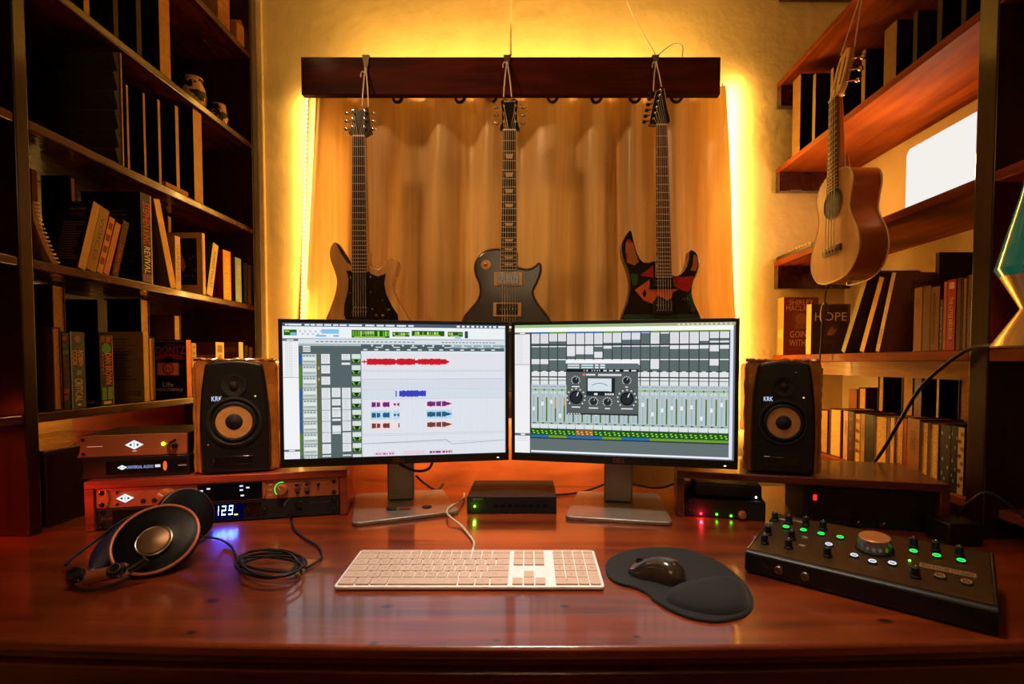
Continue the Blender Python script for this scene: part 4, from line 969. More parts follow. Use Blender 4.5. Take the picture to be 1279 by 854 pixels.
# ------------------------------------------------------------------ speakers
def speaker(label, bl, br, ytop, rz, zb, film_dx):
    a, b = P(*bl, z=zb), P(*br, z=zb)
    w = (b - a).length; w = min(w, .2); c = (a + b) / 2
    t = thing('studio_speaker', label, 'speaker', (c.x, c.y, DESK + zb + .0006), rz); h = w / 2
    H = (P((bl[0] + br[0]) / 2, ytop, y=c.y).z - t.location.z)
    def outline(s, n=8, tp=.82, in_=0):
        o = []
        for k in range(41):
            q = k / 40; z = in_ + (H * s - 2 * in_) * q
            o.append((h * s - in_) * (1 - (1 - tp) * q ** 3.2) * (1 - .06 * (1 - q) ** 4))
        return o
    hb = h * .84
    def xs(z): q = z / (H * .97); return hb * (1 - .22 * max(0, q) ** 3.0) * (1 - .05 * (1 - q) ** 3)
    # cabinet wrapped in film
    g = G(); R = .016; out = rr(-h, h, 0, H, R, 5)
    g.prism(out, lambda p: V((p[0], .004, p[1])), lambda p: V((p[0] * .96, .2, .001 + p[1] * .985))); g.build('cabinet', 'film', t, bevel=.004)
    z0 = .004; zz = [z0 + (H * .965 - z0) * k / 24 for k in range(25)]
    tp = [(-xs(zz[-1]) + 2 * xs(zz[-1]) * k / 10, zz[-1] + .008 * (1 - (2 * k / 10 - 1) ** 2)) for k in range(1, 10)]
    out = [(xs(z), z) for z in zz] + list(reversed(tp)) + [(-xs(z), z) for z in reversed(zz)]
    g = G(); g.prism(out, lambda p: V((p[0], -.018, p[1])), lambda p: V((p[0], .0035, p[1]))); g.build('baffle', 'black', t, bevel=.006, seg=3)
    f = -.0185
    zw, zt_ = H * .46, H * .775
    g = G(); g.lathe([(h * .66, 0), (h * .66, .004), (h * .60, .0052), (h * .55, .003), (h * .53, 0)], 40, (0, f, zw), (0, -1, 0)); g.build('woofer_ring', 'matte', t)
    g = G(); g.lathe([(h * .53, .003), (h * .50, .0065), (h * .46, .007), (h * .43, .003)], 40, (0, f, zw), (0, -1, 0)); g.build('woofer_surround', 'rubber', t)
    g = G(); g.lathe([(h * .43, .0042), (h * .2, .0008), (h * .2, .0001)], 40, (0, f, zw), (0, -1, 0)); wc = g.build('woofer_cone', 'cone', t)
    g = G(); g.lathe([(h * .225, .0012), (h * .2, .005), (h * .13, .0085), (0, .0105)], 30, (0, f, zw), (0, -1, 0)); g.build('dust_cap', 'matte', wc)
    g = G(); g.lathe([(h * .3, 0), (h * .3, .003), (h * .26, .0034), (h * .2, .001), (h * .09, .0008)], 34, (0, f, zt_), (0, -1, 0)); tw = g.build('tweeter_ring', 'matte', t)
    g = G(); g.lathe([(h * .11, .0008), (h * .085, .005), (0, .0075)], 24, (0, f, zt_), (0, -1, 0)); g.build('tweeter_dome', mat('bronze_dome', (70, 52, 40), .3, .5), tw)
    g = G(); s = Surf(g, (-h * .52, f - .0004, H * .685), (h * .25, 0, 0), (0, 0, -h * .14)); s.text('KRK', .5, .5, .9, (206, 222, 250), w=.95); g.build('logo', emis('white_logo', None, 1.1), t, smooth=False)
    g = G(); g.ell((h * .5, f - .001, H * .68), (.002, .0015, .002), 10, 6); g.cc = lin((230, 190, 120)); g.c = [g.cc] * len(g.f); g.build('power_light', 'glow2', t)
    g = G(); g.bx(-h * .5, h * .42, f - .003, f, H * .085, H * .16); g.build('port', 'gloss', t, bevel=.003)
    screws(t, (-h * .62, h * .62), (H * .26,), f, .0025); screws(t, (h * .3,), (H * .89,), f, .0022)
    # crumpled film edge
    g = G(); r = random.Random(5); pts = [V((-h * .98 + 1.96 * h * k / 22 + r.uniform(-.002, .002), .006 + r.uniform(-.002, .002), H - .002 + r.uniform(0, .004))) for k in range(23)]
    g.tube(pts, [.003 + .002 * r.random() for _ in pts], 7); g.build('film_edge', 'film', t)
    for sx in (-1, 1):
        g = G(); pts = [V((sx * (h - .003 + r.uniform(-.001, .0015)), .0045 + r.uniform(-.002, .001), .006 + (H - .024) * k / 20)) for k in range(21)]
        g.tube(pts, [.0025 + .002 * r.random() for _ in pts], 7); g.build('film_edge', 'film', t)
    return t
speaker('left black studio speaker in brown film with tan woofer, on the red rack riser', (245, 592), (347, 588), 449, math.radians(18), HTL, 0)
speaker('right black studio speaker in brown film with tan woofer, on the dark rack riser', (929, 589), (1024, 594), 450, math.radians(-19), HTR, 0)

# ------------------------------------------------------------------ gear in the right riser
Wr = hR - .019
ry = RR.rotation_euler.z
def xat(px, py=620): # local x on the front of the right riser
    p0 = loc(RR, (0, 0, 0)); nrm = V((-math.sin(ry), math.cos(ry), 0)); r = P(px, py, y=1.) - CAM
    tt = nrm.dot(p0 - CAM) / nrm.dot(r); return unloc(RR, CAM + r * tt)
xl, xm, xg = -Wr, xat(958).x, xat(1006).x
o = loc(RR, (0, .012, .0006))
t = thing('preamp', 'black half-rack preamp with red and green lights at the bottom of the right rack', 'audio box', o, ry)
g = G(); g.bx(xl + .002, xm, 0, .18, 0, .043); g.build('case', 'matte', t, bevel=.0015)
for px, py, c, nm, e in ((876, 643, (255, 20, 40), 'red_light', 40), (896, 644, (60, 255, 20), 'green_light', 12), (914, 646, (80, 255, 20), 'green_light', 12)):
    p = xat(px, py); g = G(); g.ell((p.x, -.001, p.z - .0006), (.0024, .0018, .0024), 12, 8); g.build(nm, emis(nm + '_glow', c, e), t)
p = xat(876, 643); lamp('red_glow', 'POINT', loc(t, (p.x, -.012, p.z)), .05, (1, .02, .04), rad=.003)
p = xat(928, 644); knobp(t, p.x, p.z - .001, 0, .009, .012, 'copper', ang=1.)
for px in (848, 850): pass
screws(t, (xl + .012,), (.01, .033), 0, .004)
o = loc(RR, (0, .03, .0442))
t = thing('converter_box', 'black rounded audio box with one white light on top of the preamp', 'audio box', o, ry)
g = G(); g.bx(xl + .022, xat(955).x, 0, .15, 0, .032); g.build('case', 'black', t, bevel=.004, seg=3)
p = xat(951, 624); g = G(); g.ell((p.x - .006, -.001, .006), (.0022, .0015, .0022), 12, 8); g.build('white_light', emis('small_white_light', (220, 235, 255), 9), t)
g = G(); s = Surf(g, (xl + .022, -.0004, .032), (.2, 0, 0), (0, 0, -.032)); s.rect(.05, .16, .3, .2, (48, 44, 42)); g.build('lettering', 'paint', t, smooth=False)
o = loc(RR, (0, .02, .0006))
t = thing('rack_case', 'dark rack case with a small red light in the right half of the right rack', 'rack case', o, ry)
g = G(); g.bx(xg + .001, Wr - .002, 0, .17, 0, .088); g.build('case', 'matte', t, bevel=.002)
g = G(); g.bx(xg + .012, Wr - .012, -.002, -.0001, .02, .08); g.build('front_panel', 'black', t)
p = xat(1021, 624); g = G(); g.bx(p.x - .0035, p.x + .0035, -.0032, -.0021, p.z - .006, p.z + .006); g.build('red_light', emis('red_window', (255, 30, 24), 3), t)
for px in (1072, 1104):
    p = xat(px, 655); knobp(t, p.x, .012, -.0001, .008, .014, 'gloss', ang=-.6)

# ------------------------------------------------------------------ monitor controller on the right
A_, B_ = P(930, 714, z=0), P(1248, 797, z=0); d = B_ - A_; rz = math.atan2(d.y, d.x); c = (A_ + B_) / 2; h = d.length / 2
t = thing('monitor_controller', 'black sloping desktop controller with a big silver dial and green lit buttons', 'audio controller', (c.x, c.y, DESK), rz)
Bk = .185; zf, zk = .039, .062
inv = lambda w: Matrix.Rotation(-rz, 4, 'Z') @ (w - V(t.location))
g = G(); n = 8
prof = [(0.0, .0025), (-.002, .008), (-.001, zf - .004), (.004, zf)] + [(Bk - .004, zk), (Bk, zk - .004), (Bk - .002, .006), (Bk - .006, .0025)]
g.add([(-h, y, z) for y, z in prof] + [(h, y, z) for y, z in prof], [tuple(range(8)), tuple(range(8, 16))] + [(i, (i + 1) % 8, 8 + (i + 1) % 8, 8 + i) for i in range(8)])
g.build('case', 'black', t, bevel=.002)
def top(u, y, e=0.): return V((u, y, zf + (zk - zf) * (y - .004) / (Bk - .008) + e))
nt_ = V((0, -(zk - zf), Bk - .008)).normalized()
g = G(); g.col((84, 60, 36)); a, b = .006, Bk - .012
g.hull8([top(-h + .006, a, .0004), top(h - .006, a, .0004), top(h - .006, b, .0004), top(-h + .006, b, .0004), top(-h + .006, a, .0014), top(h - .006, a, .0014), top(h - .006, b, .0014), top(-h + .006, b, .0014)])
g.build('top_plate', mat('bronze_top_plate', (92, 68, 42), .35, .6, noise=(70, .15)), t)
for sx in (-1, 1):
    g = G(); g.tube([top(sx * (h - .003), .006, .001), top(sx * (h - .003), Bk - .01, .001)], .0014, 6); g.build('edge_trim', 'steel', t)
def onTop(px, py, e=.0016):  # photo position to the sloping top
    o = loc(t, top(0, .004)); q = Matrix.Rotation(rz, 3, 'Z') @ nt_
    r = P(px, py, y=1.) - CAM; return inv(CAM + r * (q.dot(o - CAM) / q.dot(r))) + nt_ * e
def q2(x, y): return (840 + x * .3443, 540 + y * .3443)
def tknob(px, py, r=.0065, hh=.016):
    p = onTop(px, py); g = G(); g.lathe([(r * 1.1, 0), (r * 1.05, hh * .2), (r * .9, hh * .25), (r * .82, hh), (r * .6, hh * 1.06), (0, hh * 1.06)], 18, p, nt_); k = g.build('knob', 'rubber', t)
    e = p + nt_ * (hh * 1.06 + .0003); X = V((1, 0, 0)); Y = nt_.cross(X)
    g = G(); g.col((225, 215, 205)); g.add([e - X * .0006 + Y * r * .1, e + X * .0006 + Y * r * .1, e + X * .0006 + Y * r * .75, e - X * .0006 + Y * r * .75], [(0, 1, 2, 3)]); g.build('pointer', 'paint', k, smooth=False)
for x, y in ((334, 405), (347, 372), (421, 422), (432, 390), (562, 452), (422, 332), (484, 340), (546, 355), (874, 418), (953, 432), (1040, 452), (880, 528), (372, 322)):
    tknob(*q2(x, y))
def button(px, py, c, s, r=.0062, nm='button', lit=True):
    p = onTop(px, py); g = G(); g.lathe([(r * 1.12, 0), (r * 1.08, .0018), (r, .0026), (0, .0027)], 24, p, nt_); k = g.build(nm, 'rubber', t)
    g = G(); g.ring(p + nt_ * .0027, nt_, r * .74, r * .17, 24, 6)
    X = V((1, 0, 0)); Y = nt_.cross(X); e = p + nt_ * .0032; g.add([e - X * r * .3 - Y * r * .14, e + X * r * .3 - Y * r * .14, e + X * r * .3 + Y * r * .14, e - X * r * .3 + Y * r * .14], [(0, 1, 2, 3)])
    g.build('lit_ring', emis(nm + '_ring', c, s) if lit else mat('pale_ring', c, .5), k)
GRN = (40, 240, 90)
for x, y in ((412, 349), (475, 361), (539, 374), (608, 387), (874, 438), (958, 454), (1047, 472)): button(*q2(x, y), GRN, 1.6, nm='green_button')
for x, y in ((567, 413), (659, 453), (725, 475), (797, 482)): button(*q2(x, y), (226, 232, 246), 1.1, nm='white_button')
for x, y in ((970, 528), (1066, 550)): button(*q2(x, y), (170, 130, 84), .1, .0075, 'dim_button', lit=False)
p = onTop(*q2(860, 468)); g = G(); g.ell(p, (.0018, .0018, .0018), 10, 6); g.build('green_light', emis('tiny_green_light', (60, 255, 60), 10), t)
p = onTop(*q2(733, 428)); R = .0235
g = G(); g.lathe([(R * 1.16, 0), (R * 1.14, .004), (R * 1.02, .005)], 40, p, nt_); kb_ = g.build('dial_base', 'rubber', t)
g = G(); g.lathe([(R * 1.02, .004), (R, .02), (R * .96, .0225)], 40, p, nt_); dk = g.build('dial', mat('silver_dial_side', (170, 165, 160), .3, .9), t)
g = G(); g.lathe([(R * .96, .0224), (R * .9, .0236), (0, .0238)], 40, p, nt_); g.build('dial_cap', mat('copper_dial_cap', (228, 158, 88), .35, .5), dk)
for x, y in ((480, 385), (470, 415), (352, 332), (398, 320)):
    pp = onTop(*q2(x, y)); g = G(); g.bx(pp.x - .005, pp.x + .005, pp.y - .0025, pp.y + .0025, pp.z - .001, pp.z + .002); g.build('push_switch', mat('pale_switch', (176, 150, 124), .5), t, bevel=.0006)
g = G(); s = Surf(g, top(-h + .012, Bk - .02, .0018), top(h - .012, Bk - .02) - top(-h + .012, Bk - .02), top(0, .012) - top(0, Bk - .02), .0002)
s.text('MACKIE', .1, .05, .05, (200, 180, 150), w=.1); s.rect(.745, .5, .965, .6, (150, 118, 80), 1); s.text('BIG KNOB STUDIO', .855, .55, .07, (60, 42, 28), w=.2)
g.build('lettering', 'paint', t, smooth=False)
for x, y in ((386, 498), (482, 521)):
    px, py = q2(x, y); r = P(px, py, y=1.) - CAM; q = Matrix.Rotation(rz, 3, 'Z') @ V((0, -1, 0)); o = loc(t, (0, -.002, 0)); p = inv(CAM + r * (q.dot(o - CAM) / q.dot(r)))
    g = G(); g.lathe([(.0075, 0), (.0075, .002), (.006, .004), (.0045, .004), (.004, -.003), (0, -.003)], 20, (p.x, -.0018, p.z), (0, -1, 0)); g.build('headphone_socket', 'steel', t)
g = G(); px, py = q2(335, 485); r = P(px, py, y=1.) - CAM; p = inv(CAM + r * (q.dot(o - CAM) / q.dot(r))); s = Surf(g, (p.x - .006, -.0022, p.z + .004), (.012, 0, 0), (0, 0, -.008)); s.rect(0, 0, 1, .25, (60, 54, 48)); s.rect(0, .5, 1, .75, (60, 54, 48)); g.build('printed_label', 'paint', t, smooth=False)

# ------------------------------------------------------------------ headphones
C1 = P(196, 674, y=.885); C2 = P(232, 645, y=.995)
ax = V((.72, .52, .14)).normalized()   # from the near cup towards the far cup
t = thing('headphones', 'black over-ear headphones with silver ring and copper cap lying on the left of the desk', 'headphones', (C1.x, C1.y, DESK))
o0 = V(t.location)
ax1 = V((.20, -.68, .70)).normalized()   # outward face of the near cup
c1, c2 = C1 - o0, C2 - o0
R = .066
g = G(); g.lathe([(R * .5, -.034), (R * .82, -.022), (R * .99, -.008), (R * .97, .006), (R * .80, .012), (R * .60, .010), (R * .42, .015), (0, .015)], 44, c1, ax1); cup = g.build('ear_cup', 'cupface', t)
g = G(); g.ring(c1 + ax1 * .006, ax1, R * .98, .0030, 48, 8); g.build('silver_ring', 'copper', cup)
cc_ = c1 + V((.004, -.006, -.007))
g = G(); g.lathe([(R * .40, .0152), (R * .37, .019), (R * .34, .020), (0, .0215)], 36, cc_, ax1); g.build('cap', mat('brushed_copper_cap', (128, 100, 70), .38, .7), cup)
g = G(); g.ring(cc_ + ax1 * .0165, ax1, R * .40, .0022, 40, 8); g.build('cap_ring', 'steel', cup)
g = G(); g.ring(c1 - ax1 * .026, ax1, R * .44, .011, 40, 12); g.build('ear_pad', 'matte', t)
ax2 = V((.62, -.25, .2)).normalized()
g = G(); g.lathe([(.030, -.02), (.050, -.016), (.056, -.004), (.053, .008), (.042, .013), (0, .015)], 40, c2, ax2); cup2 = g.build('ear_cup', 'cupface', t)
g = G(); g.ring(c2 + ax2 * .004, ax2, .0545, .002, 40, 8); g.build('silver_ring', 'steel', cup2)
g = G(); g.ring(c2 - ax2 * .024, ax2, .036, .013, 40, 12); g.build('ear_pad', 'matte', t)
# headband: leather strap and two thin arches ending in the metal fork on the left
def w(px, py, z): return P(px, py, z=z) - o0
up_ = [(108, 712, .020), (112, 690, .036), (125, 672, .050), (145, 655, .062), (170, 644, .068), (200, 640, .066)]
lo_ = [(124, 717, .010), (136, 709, .014), (150, 700, .018), (164, 690, .022), (180, 680, .026), (200, 672, .03)]
ua, la = spline([w(*p) for p in up_], 5, False), spline([w(*p) for p in lo_], 5, False); n = len(ua); g = G(); vs = []; fs = []; th = V((.003, .006, .001))
for p, q in zip(ua, la):
    m_ = (p + q) / 2 + V((-.004, -.008, .004)); vs += [p, m_, q, q + th, m_ + th, p + th]
for i in range(n - 1):
    for k in range(6): fs.append((i * 6 + k, i * 6 + (k + 1) % 6, i * 6 + 6 + (k + 1) % 6, i * 6 + 6 + k))
fs += [tuple(range(6)), tuple(6 * n - 6 + k for k in range(6))]
g.add(vs, fs); g.build('leather_strap', 'strap', t, sub=1, ang=80)
for k, pts in enumerate(([w(82, 706, .012), w(92, 695, .020), w(118, 676, .036), w(150, 652, .062), w(190, 634, .080), w(230, 628, .082)], [w(84, 716, .006), w(88, 726, .006), w(98, 735, .005), w(115, 737, .006), w(140, 731, .010), w(160, 722, .014)])):
    g = G(); g.tube(spline(pts, 6, False), .0026, 8); g.build('headband_arch', 'rubber', t)
g = G(); pts = spline([w(79, 713, .006), w(84, 714, .010), w(93, 713, .012), w(104, 711, .014)], 5, False); g.tube(pts, .0022, 8); g.build('headband_wire', 'steel', t)
g = G(); pts = [w(108, 722, .012), w(122, 719, .016), w(140, 715, .022), w(156, 711, .027)]; pp = spline(pts, 5, False); g.tube(pp, .0110, 12, flat=1.); g.build('slider_block', 'copper', t)  # silver slider; the warm light on it is put into the copper colour
for px, py, z, nm in ((97, 720, .0175, 'end_cap'), (147, 714, .027, 'badge')):
    g = G(); p = w(px, py, z) + ax1 * .010; g.lathe([(.012, -.008), (.0125, 0), (.010, .004), (0, .005)], 24, p, ax1); b_ = g.build(nm, 'gloss', t)
    if nm == 'badge':
        g = G(); g.ring(p + ax1 * .005, ax1, .0075, .0009, 24, 6); g.build('badge_ring', 'steel', b_)
g = G(); pts = spline([w(160, 712, .028), w(172, 705, .034), w(182, 697, .042)], 5, False); g.tube(pts, .007, 10); g.build('fork_arm', 'black', t)
cable = [c2 + V((.030, -.030, -.026)), w(268, 672, .014), w(280, 676, .006), w(290, 684, .004), w(296, 697, .004), w(301, 706, .005)]
r = random.Random(2)
for k in range(44):
    a = PI + 2 * PI * k / 8; e = r.uniform(-.12, .12)
    cable.append(w(340 + 5 * math.sin(k * .53) + (38 + 5 * math.sin(k * .81)) * math.cos(a) * (1 + e * .3), 704 + 3 * math.cos(k * .37) + (14 + 4 * math.sin(k * .67)) * math.sin(a) * (1 + e * .5), .004 + .0005 * k))
cable += [w(378, 708, .006), w(392, 704, .004), w(402, 694, .004), w(397, 682, .004), w(380, 672, .004), w(367, 660, .004), w(364, 650, .004)]
jx = P(364, 622, y=1.152) - o0
cable += [w(363, 646, .012), jx + V((-.002, -.03, -.01)), jx + V((0, -.012, 0)), jx]
g = G(); g.tube(spline(cable, 5, False), .0021, 7); g.build('cable', 'rubber', t)

# ------------------------------------------------------------------ electric guitars hanging from the board
YG = 1.66
def gpt(px, py, y=YG): return P(px, py, y=y)
def guitar(label, body, mbody, nut, end, nfret, head, hmat, draw, inl=None, hanger=None, dots=None, fcol=(58, 26, 16), bridge_y=None, name_text=None, nutw=None, endw=None, tun='33', hy0=None):
    c = gpt((nut[0] + end[0]) / 2, 400); c.z = gpt(0, 480).z
    t = thing('electric_guitar', label, 'guitar', c, 0, 'electric guitars hanging in front of the curtain')
    def L(px, py, dy=0.): p = gpt(px, py) - c; return V((p.x, dy, p.z))
    out = spline([L(*p) for p in body], 5)
    g = G(); g.prism(out, lambda p: V((p.x, .0, p.z)), lambda p: V((p.x, .042, p.z))); g.build('body', mbody, t, bevel=.007, seg=3)
    g = G(); a0, a1, b0, b1 = L(nut[0] - nutw, nut[1], 0), L(nut[0] + nutw, nut[1], 0), L(end[0] - endw, end[1], 0), L(end[0] + endw, end[1], 0)
    g.hull8([b0 + V((0, .03, -.0)), b1 + V((0, .03, 0)), b1 + V((0, -.003, 0)), b0 + V((0, -.003, 0)), a0 + V((0.003, .021, 0)), a1 + V((-.003, .021, 0)), a1 + V((0, -.003, 0)), a0 + V((0, -.003, 0))])
    g.build('neck', 'maple', t, bevel=.002)
    g = G(); g.col(fcol); f0, f1 = -.0085, -.0032
    g.hull8([b0 + V((0, f1, 0)), b1 + V((0, f1, 0)), b1 + V((0, f0, 0)), b0 + V((0, f0, 0)), a0 + V((0, f1, 0)), a1 + V((0, f1, 0)), a1 + V((0, f0, 0)), a0 + V((0, f0, 0))])
    s_tot = 1 - 2 ** (-nfret / 12)
    def at(k, side):  # side -1..1 at fret position k
        q = (1 - 2 ** (-k / 12)) / s_tot; A, B = (a0 + a1) / 2, (b0 + b1) / 2; w = (a1.x - a0.x) / 2 * (1 - q) + (b1.x - b0.x) / 2 * q
        p = A.lerp(B, q); return V((p.x + w * side, f0, p.z))
    for k in range(0, nfret + 1):
        p, q = at(k, -1), at(k, 1); hh = .0011 if k else .0022; e = V((0, -.0008, 0))
        g.col((196, 176, 150) if k else (226, 210, 180)); g.add([p + e + V((0, 0, -hh)), q + e + V((0, 0, -hh)), q + e + V((0, 0, hh)), p + e + V((0, 0, hh))], [(0, 1, 2, 3)])
    for sd in (-1, 1):
        g.col((206, 176, 136)); g.add([at(0, sd) + V((sd * .0006 - .0009, -.0004, 0)), at(0, sd) + V((sd * .0006 + .0009, -.0004, 0)), at(nfret, sd) + V((sd * .0006 + .0009, -.0004, 0)), at(nfret, sd) + V((sd * .0006 - .0009, -.0004, 0))], [(0, 1, 2, 3)])
    for k in (3, 5, 7, 9, 12, 15, 17, 19, 21):
        if k > nfret: continue
        if inl == 'trap':
            p0, p1 = at(k - .72, 0), at(k - .25, 0); w0, w1 = (at(k - .7, .62) - at(k - .7, 0)).x, (at(k - .3, .45) - at(k - .3, 0)).x; e = V((0, -.0005, 0))
            g.col((216, 180, 128)); g.add([p1 + e + V((-w1, 0, 0)), p1 + e + V((w1, 0, 0)), p0 + e + V((w0, 0, 0)), p0 + e + V((-w0, 0, 0))], [(0, 1, 2, 3)])
        elif inl == 'edge':
            p = at(k - .5, -.92); g.col((226, 200, 160)); g.ell(p + V((0, -.0006, 0)), (.002, .0006, .002), 8, 5)
    g.build('fretboard', 'paint', t)
    hp = [L(*p) for p in head]
    g = G(); tilt = .12
    zb_ = a0.z
    def hb(p, d): return V((p.x, d + max(0, p.z - zb_) * tilt, p.z))
    g.prism(hp, lambda p: hb(p, -.0032), lambda p: hb(p, .011)); hd = g.build('headstock', hmat, t, bevel=.0015)
    # strings and tuners
    posts = []
    for i in range(6):
        k = i - 2.5
        if tun == '33':
            sd = -1 if i < 3 else 1; j = (i if i < 3 else 5 - i)
            zt_ = zb_ + .028 + j * .027; x0 = (a0.x + a1.x) / 2 + sd * .019
            if hy0: x0 = (a0.x + a1.x) / 2 + sd * .0205
            bx_ = (a0.x + a1.x) / 2 + sd * .044
            p = hb(V((x0, 0, zt_)), -.004); posts.append(p)
            q = G(); q.lathe([(.0042, 0), (.0042, .002), (.0026, .003), (.0026, .008), (.0032, .009), (0, .0095)], 14, p, (0, -1, 0)); q.build('tuning_post', 'chrome', t)
            q = G(); pb_ = hb(V((bx_, 0, zt_ + .001)), .006); q.tube([hb(V((bx_ - sd * .022, 0, zt_)), .006), pb_ - V((sd * .008, 0, 0))], .002, 8); q.ell(pb_, (.0085, .004, .0058), 14, 8); q.build('tuner_button', 'chrome', t)
        else:
            zt_ = zb_ + .02 + i * .0195; xe = L(811.5 + 1.75 * (i), 150).x
            p = hb(V((xe + .012, 0, zt_)), -.004); posts.append(p)
            q = G(); q.lathe([(.004, 0), (.004, .002), (.0024, .003), (.0024, .007), (0, .0075)], 12, p, (0, -1, 0)); q.build('tuning_post', 'chrome', t)
            q = G(); pb_ = hb(V((xe - .016, 0, zt_ - .004)), .006); q.tube([hb(V((xe, 0, zt_)), .006), pb_], .002, 8); q.ell(pb_, (.0075, .004, .006), 12, 8); q.build('tuner_button', 'black', t)
        pa = V((a0.x + (a1.x - a0.x) * (.1 + .8 * i / 5), f0 - .0018, zb_ + .001)); be = L(end[0] - endw * .82 + endw * 1.64 * i / 5 + (bridge_y[1] if bridge_y else 0), bridge_y[0], -.016)
        q = G(); r_ = .00075 if i < 3 else .0005
        q.tube([posts[-1] + V((0, -.005, 0)), pa, be], r_, 5); q.build('string', 'string', t)
    draw(t, L)
    return t, L
def plate(t, L, pts, name, m, dy, th, bevel=.0008, n=0):
    g = G(); o = [L(*p) for p in pts]
    if n: o = spline(o, n)
    g.prism(o, lambda p: V((p.x, dy - th, p.z)), lambda p: V((p.x, dy, p.z))); return g.build(name, m, t, bevel=bevel)
def pick(t, L, x0, x1, y0, y1, frame, m_in='gloss', poles=True, fr=4.2):
    k = plate(t, L, [(x0, y1), (x1, y1), (x1, y0), (x0, y0)], 'pickup', frame, -.0003, .006)
    plate(k, L, [(x0 + fr, y1 - 1.6), (x1 - fr, y1 - 1.6), (x1 - fr, y0 + 1.6), (x0 + fr, y0 + 1.6)], 'coil_cover', m_in, -.0064, .004)
    return k

def drawA(t, L):
    pg = [(432, 338), (434, 341), (435.5, 348), (435, 362), (430.5, 380), (430, 393), (433, 402), (470, 408), (498, 400), (497, 393), (490, 382), (482.5, 367), (480, 354), (482, 341.5), (477, 343.5), (472, 345), (464, 342), (459, 338)]
    plate(t, L, pg, 'pickguard', 'gloss', -.0002, .0025)
    for x, y in ((438, 347), (437.5, 366), (440, 390), (463, 346), (463, 365), (478, 375), (465, 386)):
        g = G(); g.ell(L(x, y, -.003), (.0022, .0012, .0022), 10, 6); g.build('screw', 'chrome', t)
    for y in (384, 389.5):
        for i in range(6):
            g = G(); g.ell(L(443.5 + 3 * i, y, -.0055), (.002, .0018, .002), 8, 6); g.build('pole_piece', 'chrome', t)
    for x, y, r in ((486, 387, 3), (479, 394, 2.6), (471, 394, 2.2)):
        g = G(); p = L(x, y, -.0027); g.lathe([(.0045, 0), (.0042, .006), (0, .0064)], 16, p, (0, -1, 0)); g.build('control_knob', 'chrome', t)
    plate(t, L, [(419.5, 303), (423, 305), (431, 315), (438, 326), (439.5, 332), (434, 328), (426, 317)], 'carve_shade', mat('shaded_carve', (60, 30, 12), .5), -.0002, .0008)  # dark plate paints the shadow in the forearm cut
bodyA = [(418.7, 302), (413.5, 307), (411.5, 316), (413, 326), (417.5, 338), (420.4, 351), (418.5, 366), (412, 385), (404, 405), (398, 430), (402, 465), (425, 488), (452, 493), (485, 488), (512, 466), (521, 432), (514, 408), (506, 392), (497, 377), (491, 364), (490.5, 352), (494, 342), (497, 332), (495.5, 325), (488.5, 321), (482, 325), (474, 335), (464, 333.5), (459.8, 326), (458.6, 312), (441, 318), (440.5, 331), (436, 330), (430, 320), (424, 309)]
headA = [(441.5, 171), (435, 166.5), (438.5, 159), (440.5, 147), (442.5, 131), (446, 134.5), (450.5, 136), (455, 133.5), (458, 132), (459.5, 141), (462, 158), (465, 165.5), (456.5, 171)]
guitar('honey-brown natural wood electric guitar with black pickguard, first from the left', bodyA, 'natural', (449, 171), (450, 340), 22, headA, 'gloss', drawA, None, nutw=7.6, endw=9.4, bridge_y=(396, 1.), fcol=(44, 18, 12))
def drawB(t, L):
    gold = mat('cream_gold_ring', (196, 150, 92), .35, .5)
    pick(t, L, 617, 652, 340, 357, gold); pick(t, L, 616, 651, 378, 395, gold)
    for y in (348.5, 386.5):
        for i in range(6):
            g = G(); g.ell(L(624.8 + 3.9 * i, y, -.0108), (.0022, .0012, .0022), 8, 6); g.build('pole_piece', 'chrome', t)
    g = G(); p = L(607, 330.6, -.0002); g.lathe([(.0165, 0), (.016, .0022), (.006, .0024), (.006, .002)], 30, p, (0, -1, 0)); k = g.build('switch_plate', gold, t)
    g = G(); g.lathe([(.0065, .0024), (.005, .008), (.0035, .012), (0, .014)], 18, p, (0, -1, 0)); g.build('switch_tip', mat('amber_switch_tip', (224, 150, 70), .3, .4), k)
    g = G(); g.bx(L(618, 0).x, L(652, 0).x, -.014, -.0005, L(0, 415).z, L(0, 409).z); g.build('bridge', 'steel', t, bevel=.001)
    g = G(); s = Surf(g, L(628.5, 122.5, -.0036 + .012), L(645, 122.5) - L(628.5, 122.5), L(628.5, 127) - L(628.5, 122.5)); s.text('Epiphone', .5, .5, .8, (226, 206, 170), w=.9); g.build('logo', 'paint', t, smooth=False)
    g = G(); o = spline([L(*p) for p in bodyB], 5); g.tube([V((p.x, .0, p.z)) for p in o], .0016, 6, True); g.build('edge_binding', mat('amber_binding', (150, 96, 52), .4), t)
bodyB = [(625, 310.6), (612, 311), (600, 317.4), (593, 328.7), (593, 341.5), (598, 354.4), (599, 366), (594.5, 377), (584, 389), (577, 400), (571, 428), (573, 456), (592, 482), (635, 490), (678, 482), (697, 456), (699, 428), (690, 403), (682, 391), (672.6, 379), (667.4, 368.6), (667.6, 361), (672.6, 351), (676.6, 338.5), (676, 330.6), (672.4, 328.4), (666.6, 332.8), (660, 335.5), (652, 334.6), (646.5, 331.5), (646, 315), (632, 313)]
headB = [(628.5, 163.5), (624.3, 162), (626.5, 150), (627, 138), (625.3, 124), (630, 120.5), (636, 123.5), (642, 120.5), (647, 124), (645.5, 138), (646, 150), (649.5, 162), (644.5, 163.5)]
guitar('charcoal single-cutaway electric guitar with cream-ringed pickups, in the middle of the three', bodyB, 'lpblack', (636.5, 163.5), (635.5, 337), 22, headB, 'gloss', drawB, 'trap', nutw=7.9, endw=9.9, bridge_y=(412, 0), fcol=(40, 18, 12))
